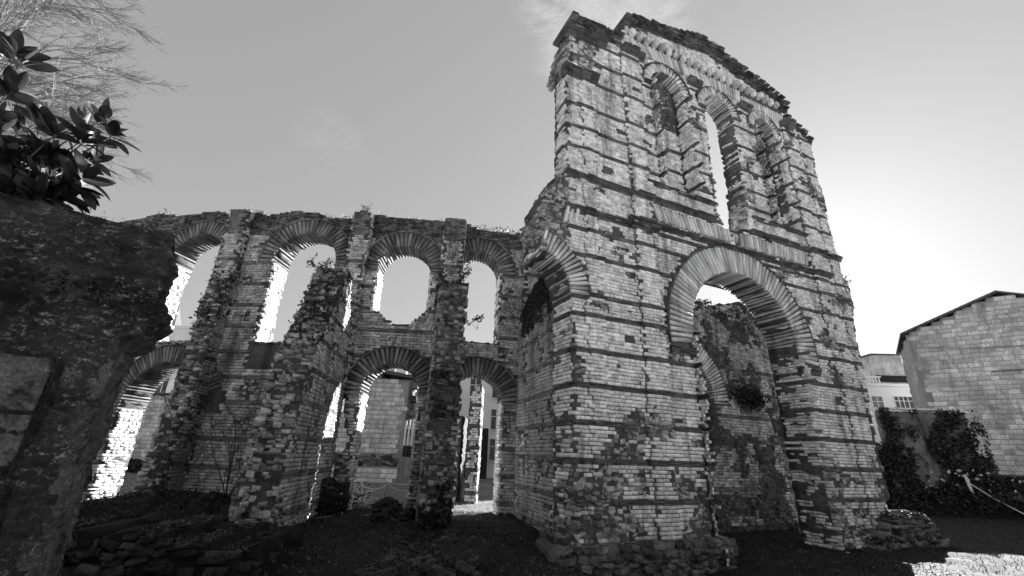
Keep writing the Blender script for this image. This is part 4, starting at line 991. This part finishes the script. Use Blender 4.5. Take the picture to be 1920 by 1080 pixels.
# ------------------------------------------------------------------ magnolia branch and bare tree, upper left
def magnolia():
    rnd = random.Random(4); k = 5.3
    rt = root('magnolia_branch', (-6.2, 5.0, 2.0), 'dark leafy branch with large oval leaves above the mossy near wall', 'branch')
    stem = MB(); Y = 4.6
    base = Vector((-6.6, 4.9, 1.4))
    tips = []
    for (px_, pz_, y, n_) in ((-1.15, .66, 4.9, 2), (-1.14, .72, 5.0, 1), (-1.18, .60, 5.0, 3), (-1.19, .78, 4.9, 2), (-1.3, .74, 4.9, 3), (-1.42, .7, 4.7, 3), (-1.12, .80, 5.0, 1), (-1.24, .60, 4.8, 3), (-1.17, .855, 4.9, 1), (-1.22, .83, 5.0, 1), (-1.28, .80, 4.7, 1), (-1.21, .71, 5.1, 2), (-1.24, .64, 4.9, 2), (-1.26, .58, 5.0, 3), (-1.32, .62, 4.7, 3), (-1.36, .70, 4.8, 3), (-1.41, .64, 4.9, 3), (-1.43, .76, 4.7, 3), (-1.47, .86, 4.8, 2), (-1.46, .95, 4.6, 2), (-1.49, 1.05, 4.6, 2), (-1.53, 1.1, 4.7, 1), (-1.50, .70, 5.0, 3), (-1.34, .56, 5.1, 3), (-1.38, .80, 5.1, 2), (-1.45, .58, 4.9, 2), (-1.28, .70, 4.9, 2)):
        for q in range(n_): tips.append((px_+rnd.uniform(-.035, .035)*(q > 0), pz_+rnd.uniform(-.035, .035)*(q > 0), y+rnd.uniform(-.1, .1)))
    base = Vector((-7.6, 4.9, 1.6))
    LV = []; LF = []
    for (rx, rz_, y) in tips:
        tip = Vector((rx*y, y, rz_*y)); mid = base.lerp(tip, .55)+Vector((rnd.gauss(0, .15), rnd.gauss(0, .15), .1))
        V, F = tube([base, base.lerp(mid, .5)+Vector((0, 0, .05)), mid, mid.lerp(tip, .6), tip], [.03, .024, .018, .011, .006], 6); stem.add(V, F)
        ax = (tip-mid).normalized()
        for j in range(9):
            an = j*2.4+rnd.uniform(-.3, .3); s = ax.cross(Vector((0, 0, 1))).normalized(); t = ax.cross(s)
            rad = (s*math.cos(an)+t*math.sin(an)); d = (rad*rnd.uniform(.7, 1.2)+ax*rnd.uniform(.2, .9)).normalized()
            n0 = d.cross(rad.cross(d) if abs(d.dot(rad)) < .98 else Vector((0, 0, 1))); side = d.cross(ax).normalized(); up = side.cross(d)
            ln = rnd.uniform(.24, .36); wd = ln*rnd.uniform(.2, .26); ro_ = rnd.uniform(-1.1, 1.1); side, up = side*math.cos(ro_)+up*math.sin(ro_), up*math.cos(ro_)-side*math.sin(ro_); o = tip-ax*rnd.uniform(0, .14)
            n0 = len(LV); cv = rnd.uniform(-.12, .05)
            NS = 7
            for a in range(NS+1):
                q = a/NS; w_ = wd*math.sin(math.pi*min(1, q*.93+.05))**.75*(1-.15*q)
                if a == NS: w_ = .001
                c = o+d*(.03+ln*q)+up*(cv*ln*q*q*3)
                LV += [c-side*w_+up*w_*.25, c, c+side*w_+up*w_*.25]
            for a in range(NS):
                b0 = n0+3*a; LF += [(b0, b0+1, b0+4, b0+3), (b0+1, b0+2, b0+5, b0+4)]
            me = bpy.data.meshes.new('leaf'); L0 = Vector(rt.location)
            me.from_pydata([tuple(v-L0) for v in LV[n0:]], [], [tuple(i-n0 for i in f) for f in LF[-2*NS:]]); me.materials.append(M['gloss'])
            me.polygons.foreach_set('use_smooth', [True]*len(me.polygons)); link('leaf', me, rt)
    stem.build('stem', M['bark'], rt, True)
magnolia()
def bare_tree():
    rnd = random.Random(12); rt = root('bare_tree', (-40, 24, -2), 'tall leafless tree with a fan of fine pale twigs beyond the near wall', 'tree')
    tr = MB(); V, F = tube([(-40, 24, -2), (-39.8, 24, 5), (-39.3, 24, 11), (-38.7, 24.2, 17), (-38, 24, 23), (-37.2, 24, 30), (-36.5, 24, 35)], [.5, .42, .35, .28, .2, .14, .08], 10); tr.add(V, F); tr.build('trunk', M['pale_bark'], rt, True)
    mb = MB()
    starts = [((-39.4, 24, 10+i*1.35), (1, rnd.uniform(-.35, .35), .16+.055*i)) for i in range(17)]+[((-39, 24, 13+i*2.6), (.8, rnd.choice((-.7, .7)), .3+.1*i)) for i in range(7)]
    def br(p, d, ln, r, depth):
        pts = [Vector(p)]; dd = Vector(d).normalized(); n = 5
        for i in range(n):
            dd = (dd+Vector((rnd.uniform(-.12, .16), rnd.uniform(-.14, .14), rnd.uniform(-.15, .12)))).normalized(); pts.append(pts[-1]+dd*ln/n)
        V, F = tube(pts, [max(.008, r*(1-.6*i/n)) for i in range(n+1)], 6 if r > .05 else 3); mb.add(V, F)
        if depth:
            for k in range(5 if depth > 1 else 6):
                q = pts[rnd.randint(1, n)]; nd = dd*1.0+Vector((rnd.gauss(.15, .35), rnd.gauss(0, .45), rnd.gauss(.08, .40)))
                br(q, nd, ln*rnd.uniform(.42, .66), r*.5, depth-1)
    for p, d in starts: br(p, d, rnd.uniform(5.2, 6.6), .11, 4)
    mb.build('twigs', M['pale_bark'], rt, kind='stuff')
bare_tree()

# ------------------------------------------------------------------ buildings and yard beyond the arcade
def win(par, face, u, z, w_, h_, d=.02, bars=1, shut=False, arch=False):
    f = MB()
    f.fbox(face, u-w_/2-.07, u-w_/2, z-.05, z+h_+.07, -.05, .07+d); f.fbox(face, u+w_/2, u+w_/2+.07, z-.05, z+h_+.07, -.05, .07+d)
    f.fbox(face, u-w_/2, u+w_/2, z+h_, z+h_+.07, -.05, .065+d); f.fbox(face, u-w_/2-.12, u+w_/2+.12, z-.13, z-.05, -.05, .13+d)
    for k in range(1, bars+1): x = u-w_/2+w_*k/(bars+1); f.fbox(face, x-.03, x+.03, z-.05, z+h_, -.04, .045+d)
    f.fbox(face, u-w_/2, u+w_/2, z+h_*.62, z+h_*.62+.05, -.04, .04+d)
    o = f.build('window', M['paint'], par)
    g = MB().fbox(face, u-w_/2, u+w_/2, z-.05, z+h_, -.04, .015+d); g.build('pane', M['glass'], o)
def house(name, label, face, u0, u1, zb, zt, depth, m, cat='house', roof=None, wins=(), cornice=True):
    rt = root(name, tuple(face.pt((u0+u1)/2, zb, -depth/2)), label, cat)
    MB().fbox(face, u0, u1, zb, zt, -depth, 0).build('wall', M[m], rt)
    if cornice: MB().fbox(face, u0-.2, u1+.2, zt, zt+.3, -depth-.1, .25).build('cornice', M['render'], rt)
    if roof:
        MB().fprism(face, [(u0-.3, zt+.302), ((u0+u1)/2, zt+roof), (u1+.3, zt+.302)], -depth-.2, .3).build('roof', M['tile'], rt)
    for a in wins: win(rt, face, *a)
    return rt
# ashlar gable seen through the middle doorway
GB = Flat(-14.0, 31.0, 90)
gab = root('stone_outbuilding', (-10, 33, -2), 'ashlar stone gable wall with a low roof filling the view through the middle doorway', 'building')
core('wall', GB, lambda u, z: (u > 0) & (u < 7.2) & (z < 4.95+.045*0-np.maximum(0, (u-4.6))*.16) , (0, 7.3, -2.2, 5.3), 3.0, M['ashlar_joint'], gab, cell=.3, jit=.005, edge=.02)
gs, gq = Pieces(), Pieces()
lay(GB, lambda u, z: (u > 0) & (u < 7.1) & (z < 4.9-np.maximum(0, (u-4.6))*.16) & ~((z > -.95) & (z < -.3)), (0, 7.1, -2.0, 5), gs, gq, [], pitch=.30, wr=(.4, .8), gap=.03, proud=.01, dep=.05, rough=.5)
build(gs, 'ashlar_block', M['ashlar'], gab, 'ashlar', 300, 'ashlar_blocks')
P = Pieces(); rubble(GB, lambda u, z: (z > -.95) & (z < -.3), (0, 7.1, -.95, -.3), P, size=(.2, .5), pitch=.22); build(P, 'mossy_stone', M['rubble_dark'], gab, 'rubble', 60)
MB().fprism(GB, [(2.2, 4.9), (4.6, 5.15), (7.6, 4.7), (7.6, 4.9), (4.6, 5.4), (2.2, 5.15)], -3, .4).build('roof', M['tile'], gab)
for i in range(8): MB().fbox(GB, 7.12, 7.12+(.55 if i % 2 else .25), .9+i*.46, 1.3+i*.46, -.9, .03).build('quoin', M['rubble_dark'], gab)
ch = MB().box((-9.0, 33, 5.9), (.8, .6, 1.4)); co = ch.build('chimney', M['ashlar'], gab); MB().box((-9.0, 33, 6.7), (.95, .75, .15)).build('chimney_cap', M['paint'], co)
MB().box((-8.0, 33.4, 5.75), (.5, .5, 1.3)).build('chimney', M['paint'], gab)
# white facades
F1 = Flat(-12.2, 42, 90)
house('white_townhouse', 'white rendered townhouse with tall windows seen through the right doorway', F1, 0, 27, -2, 7.9, 8, 'render', wins=[(u, z, 1.0, 1.7, .02, 1) for u in (1, 3, 5, 7.1, 9.1, 11.2) for z in (-.4, 2.2, 5.0)])  # right part, hidden by the tower, is lengthened to shade the lawn
MB_ = MB().fbox(F1, 5.6, 10.6, -2, 2.1, 2.0, 2.2); tag(MB_.build('yard_hoarding', M['dark']), 'dark yard hoarding below the white townhouse', 'fence')
F2 = Flat(-17.5, 35, 90)
house('white_annexe', 'bright rendered annexe glimpsed through the broken gap beside the middle doorway', F2, 0, 6.0, -2, 5.6, 5, 'render', wins=[(u, z, .7, 1.1, .02, 1) for u in (.9, 2.4, 3.9, 5.0) for z in (-.4, 1.4, 3.4)])
F3 = Flat(-42, 46, 88)
house('pale_mansion', 'pale townhouse with shuttered windows and cornice behind the yard wall, seen through the left archways', F3, 0, 12.5, -2, 11.6, 9, 'render', roof=None, wins=[(u, z, 1.1, 2.0, .02, 1) for u in (1.2, 3.8, 6.3, 8.8, 11.2) for z in (.6, 4.8, 8.2)])
YW = Flat(-33, 36, 90)
yw = root('yard_wall', (-26, 36, -2), 'pale stone yard wall capped with dark tiles, seen through the tall left archway', 'wall')
core('wall', YW, lambda u, z: z < 3.55, (0, 15, -2.2, 3.6), .5, M['ashlar_joint'], yw, cell=.3, jit=.006, edge=.02)
gs = Pieces(); lay(YW, lambda u, z: z < 3.45, (0, 15, -2.0, 3.5), gs, gs, [], pitch=.3, wr=(.35, .7), gap=.03, proud=.01, dep=.05, rough=.5); build(gs, 'wall_block', M['ashlar'], yw, 'ashlar', 300, 'wall_blocks')
for i in range(38): MB().fbox(YW, i*.4, i*.4+.38, 3.56+.02*(i % 2), 3.72+.02*(i % 2), -.7, .25).build('coping_tile', M['tile'], yw)
for i, (x, r_) in enumerate(((-27.6, 1.0), (-26.0, 1.2), (-24.2, 1.1), (-22.6, 1.2))):
    K = 1500; v = rng.normal(0, 1, (K, 3)); v /= np.linalg.norm(v, axis=1)[:, None]; v *= rng.uniform(.75, 1.05, (K, 1)); v[:, 2] = np.abs(v[:, 2])*.75
    rt = root('hedge_bush', (x, 33, -2), ['leftmost dark rounded bush before the pale yard wall', 'second dark bush from the left before the yard wall', 'third dark bush from the left before the yard wall', 'rightmost dark bush before the pale yard wall'][i], 'bush', 'bushes along the yard wall')
    leaves('foliage', v*r_*[1.2, .8, 1.0]+[x, 33, -2], (.08, .18), M['ivy'], rt, 'stuff')
sp = root('church_spire', (-95, 120, 20), 'tiny dark church spire far off, seen through the upper left archway', 'spire')
MB().box((-95, 120, 26), (3, 3, 8)).build('tower', M['tile'], sp); MB().add(*(lambda v: (v, [(0, 1, 4), (1, 2, 4), (2, 3, 4), (3, 0, 4)]))([(-96.6, 118.4, 30), (-93.4, 118.4, 30), (-93.4, 121.6, 30), (-96.6, 121.6, 30), (-95, 120, 37)])).build('spire', M['tile'], sp)
# two old piers behind the right doorway
for x0, x1, y0, y1, zt, l in ((-1.72, -1.22, 20.3, 22.2, 2.9, 'grey brick pier with one sunlit side standing behind the right doorway'), (-2.75, -2.12, 20.6, 23.6, 1.5, 'sunlit pier edge further left behind the right doorway')):
    rt = root('old_pier', ((x0+x1)/2, y0, -2), l, 'pier')
    fc = Flat(x0, y0, 90); core('pier_core', fc, lambda u, z: (z < zt-.2*np.sin(u*9)), (0, x1-x0, -2.2, zt+.1), y1-y0, M['mortar'], rt, cell=.1, jit=.01, edge=.2)
    a, b = Pieces(), Pieces(); lay(fc, lambda u, z: (u > 0) & (u < x1-x0) & (z < zt), (0, x1-x0, -2, zt), a, b, bst, pitch=.11, wr=(.14, .28))
    lay(Flat(x1, y0, 0), lambda u, z: (u > 0) & (u < y1-y0) & (z < zt), (0, y1-y0, -2, zt), a, b, bst, pitch=.11, wr=(.14, .28))
    build(a, 'stone', M['stone'], rt, 'stone', 120, 'stonework'); build(b, 'brick', M['brick'], rt, 'brick', 40, 'brickwork')
# yard gate, lattice, palings
g = root('plank_gate', (-5.1, 25.6, -1.95), 'tall bleached plank gate leaning beside the ashlar gable', 'gate')
for i in range(6):
    x = -5.75+i*.2; MB().box((x, 25.6+.02*(i % 2), -1.1+rng.uniform(-.05, .05)), (.17, .04, 1.65), rng.uniform(-.05, .05)).build('plank', M['wood'], g)
MB().box((-5.25, 25.67, -1.4), (1.2, .05, .1)).build('rail', M['wood'], g)
lt = root('lattice_panel', (-5.1, 26.2, -.3), 'dark lattice panel above the bleached plank gate', 'fence')
MB().box((-5.15, 26.2, 0), (1.3, .06, .6)).build('panel', M['dark'], lt)
for i in range(9): MB().box((-5.75+i*.15, 26.14, 0), (.03, .05, .62)).build('slat', M['tile'], lt)
pf = root('paling_fence', (-5.1, 27, .3), 'white vertical paling fence rising behind the lattice panel', 'fence')
for i in range(8): MB().box((-5.95+i*.21, 27, .95+.03*(i % 3)), (.11, .05, 1.5+.1*(i % 2))).build('paling', M['paint'], pf)
MB().box((-5.2, 27.06, 1.3), (1.7, .05, .08)).build('rail', M['paint'], pf)
rb = root('rope_barrier', (-5.4, 22, -1.95), 'low rope barrier on leaning stakes crossing the lawn', 'barrier')
pts = [(-6.6, 22, -1.45), (-5.35, 21.9, -1.42), (-4.0, 22, -1.5)]
for (x, y, z) in pts:
    V, F = tube([(x-.08, y, -2), (x, y, z+.05)], .022, 6); MB().add(V, F).build('stake', M['wood'], rb)
V, F = tube([(-5.15, 21.9, -2), (-5.45, 22, -1.3)], .02, 6); MB().add(V, F).build('stake', M['wood'], rb)
for a, b in ((0, 1), (1, 2)):
    A, B = Vector(pts[a]), Vector(pts[b]); V, F = tube([A.lerp(B, t/8)-Vector((0, 0, .22*(1-(t/4-1)**2))) for t in range(9)], .018, 5); MB().add(V, F).build('rope', M['rope'], rb, True)
V, F = tube([Vector((-5.4, 22, -1.35)).lerp(Vector((-3.9, 24, -1.3)), t/6)-Vector((0, 0, .15*(1-(t/3-1)**2))) for t in range(7)], .018, 5); MB().add(V, F).build('rope', M['rope'], rb, True)
fl = root('flower_shrub', (-5.75, 17.9, -1.95), 'small shrub covered with white blossom by the left jamb of the middle doorway', 'shrub')
K = 500; v = rng.normal(0, 1, (K, 3))*[.32, .3, .22]+[-5.75, 17.9, -1.6]; leaves('blossom', v, (.04, .1), M['bloom_glint'], fl, 'stuff'); leaves('foliage', v+rng.normal(0, .06, v.shape)-[0, 0, .08], (.05, .1), M['ivy'], fl, 'stuff')

# ------------------------------------------------------------------ right-hand side: gable building, small house, ivy wall
RG = Flat(33.6, 35.8, 128)
rg = root('gable_building', (39, 36, -2), 'large windowless stone gable building with a sloping dark roof edge at the right', 'building')
gl = lambda u: np.interp(u, [0, 6.1, 15], [10.7, 13.2, 9.8])
core('wall', RG, lambda u, z: z < gl(u)-.05, (0, 15, -2.6, 13.4), 9, M['ashlar_joint'], rg, cell=.3, jit=.006, edge=.02)
gs = Pieces(); lay(RG, lambda u, z: (z < gl(u)) & (u > .02) & (z > .1), (0, 15, .1, 13.3), gs, gs, [], pitch=.36, wr=(.45, 1.0), gap=.028, proud=.006, dep=.05, rough=.6)
build(gs, 'ashlar_block', M['ashlar'], rg, 'ashlar', 300, 'ashlar_blocks')
MB().fprism(RG, [(-.35, 10.62), (6.1, 13.28), (15.4, 9.75), (15.4, 9.86), (6.1, 13.41), (-.35, 10.73)], -9.2, .16).build('roof', M['tile'], rg)
for i in range(16):
    MB().fprism(RG, [(-.3+i*.4, 10.755+i*.166), (.08+i*.4, 10.91+i*.166), (.08+i*.4, 10.96+i*.166), (-.3+i*.4, 10.8+i*.166)], -.3, .2).build('verge_tile', M['tile'], rg)
V, F = tube([RG.pt(.05, z, .1) for z in (10.6, 6, 2, -2)], .06, 8); MB().add(V, F).build('downpipe', M['shutter'], rg, True)
MB().fbox(RG, -.5, 15, -.15, .08, 0, .35).build('ledge', M['ashlar'], rg)
MB().fbox(RG, 4.3, 8.2, 7.15, 7.21, 0, .08).build('iron_strip', M['tile'], rg)
V, F = tube([RG.pt(u, 9.3-.012*(u-7.5)**2*-1-.4, .12) for u in np.arange(1.2, 14, .8)], .02, 5); MB().add(V, F).build('cable', M['tile'], rg)
MB().fbox(RG, -.5, 15, -2.7, -.15, .01, .3).build('footing', M['rubble_dark'], rg)
SH = Flat(37.5, 48, 93)
sh = house('small_white_house', 'small white house with a balustrade and casement windows left of the big gable', SH, 0, 11, -2.5, 8.3, 6, 'render', wins=[(2.25, 5.75, 1.1, 1.45, .02, 1), (5.0, 6.0, 1.9, 1.25, .02, 3)])
MB().fbox(SH, 3.4, 9, 8.62, 11.9, -4, -.6).build('attic', M['plaster'], sh); MB().fbox(SH, 3.3, 9, 8.9, 9.6, -.6, -.45).build('attic_band', M['dark'], sh); MB().fbox(SH, 3.2, 9.1, 11.9, 12.05, -4.1, -.45).build('attic_roof', M['tile'], sh)
MB().fbox(SH, .1, 3.2, 9.25, 9.36, -.15, .15).build('balustrade_rail', M['paint'], sh)
for i in range(9):
    V, F = tube([SH.pt(.3+i*.34, z, 0) for z in (8.6, 8.75, 8.9, 9.1, 9.26)], [.06, .1, .09, .05, .07], 8); MB().add(V, F).build('baluster', M['paint'], sh, True)
RW = Flat(24.9, 30, 90)
rw = root('retaining_wall', (27, 30, -2.5), 'stained concrete yard wall half hidden by ivy between tower and gable', 'wall')
core('wall', RW, lambda u, z: (z < 3.7) & (u > 0) | (z < 1.3), (-1.8, 5.6, -2.7, 3.75), .5, M['stained'], rw, cell=.3, jit=.03, edge=.08)
MB().fbox(RW, -.1, 5.6, 3.7, 3.82, -.6, .1).build('coping', M['paint'], rw)
P = []
while len(P) < 9000:
    u = rng.uniform(-1.9, 6.5); z = rng.uniform(-2.6, 3.8 if u > -.2 else 1.6)
    if fbm(u*.7, z*.45, 77)+(.55 if z < -.3 else 0)+(.35 if u > 4.2 else 0)+(.4 if u < .6 else 0)+.12*rng.normal() > .12: P.append(RW.pt(u, z, rng.uniform(.02, .25)))
rt = root('ivy', tuple(np.mean(P, 0)), 'dark ivy curtain over the concrete yard wall', 'ivy'); leaves('foliage', np.array(P), (.08, .2), M['ivy'], rt, 'stuff')
P = [RG.pt(rng.uniform(-.5, 2.6)**1.0, rng.uniform(-2.6, 1)*1.0, rng.uniform(.3, .7)) for _ in range(2500)]+[RG.pt(u, -.3-abs(rng.normal(0, .7)), rng.uniform(.35, .9)) for u in rng.uniform(0, 15, 3500)]
rt = root('ivy', tuple(np.mean(P, 0)), 'dark creeper spilling along the foot of the big gable', 'ivy'); leaves('foliage', np.array(P), (.08, .2), M['ivy'], rt, 'stuff')
bl = [RG.pt(u, -.3-rng.uniform(0, 1.0), 1.0) for u in rng.uniform(0, 13, 60)]+[RW.pt(u, rng.uniform(-1.4, .2), .5) for u in rng.uniform(1, 6, 45)]  # white flecks painted in as sun glints on the creeper leaves
rt = root('sun_glint_flecks', tuple(np.mean(bl, 0)), 'scattered white flecks standing for sun glints on the dark creeper leaves', 'sun glints'); leaves('glint_flecks', np.array(bl), (.12, .22), M['bloom_glint'], rt, 'stuff')
lump('leafy_bank', 'dark leafy bank of shrubs at the foot of the ivy covered yard wall', 27.5, 29.0, -2.6, 4.6, 1.2, 1.5, 0, m='near_black', flat=.9, cat='shrubs', nleaf=7000, ls=(.1, .22))
for i, (x, y, l, ln) in enumerate(((28.2, 32.6, 'pale leaning post nearest the tower', -.25), (31.6, 30.9, 'pale leaning post before the big gable', -.3))):
    rt = root('wooden_post', (x, y-4, -2.5), l, 'post'); V, F = tube([(x, y-4, -2.6), (x+ln*.5, y-4, -1.2), (x+ln, y-4, -.2)], [.09, .085, .07], 8); MB().add(V, F).build('post_body', M['ashlar'], rt, True)
rt = root('fallen_rail', (29, 28.2, -2), 'pale rail slanting from the first leaning post to the ground', 'rail'); V, F = tube([(25.2+.0+2.9, 28.6, -.7), (28.9, 28.2, -1.5), (30.2, 27.6, -2.45)], [.04, .04, .035], 7); MB().add(V, F).build('rail_body', M['ashlar'], rt, True)
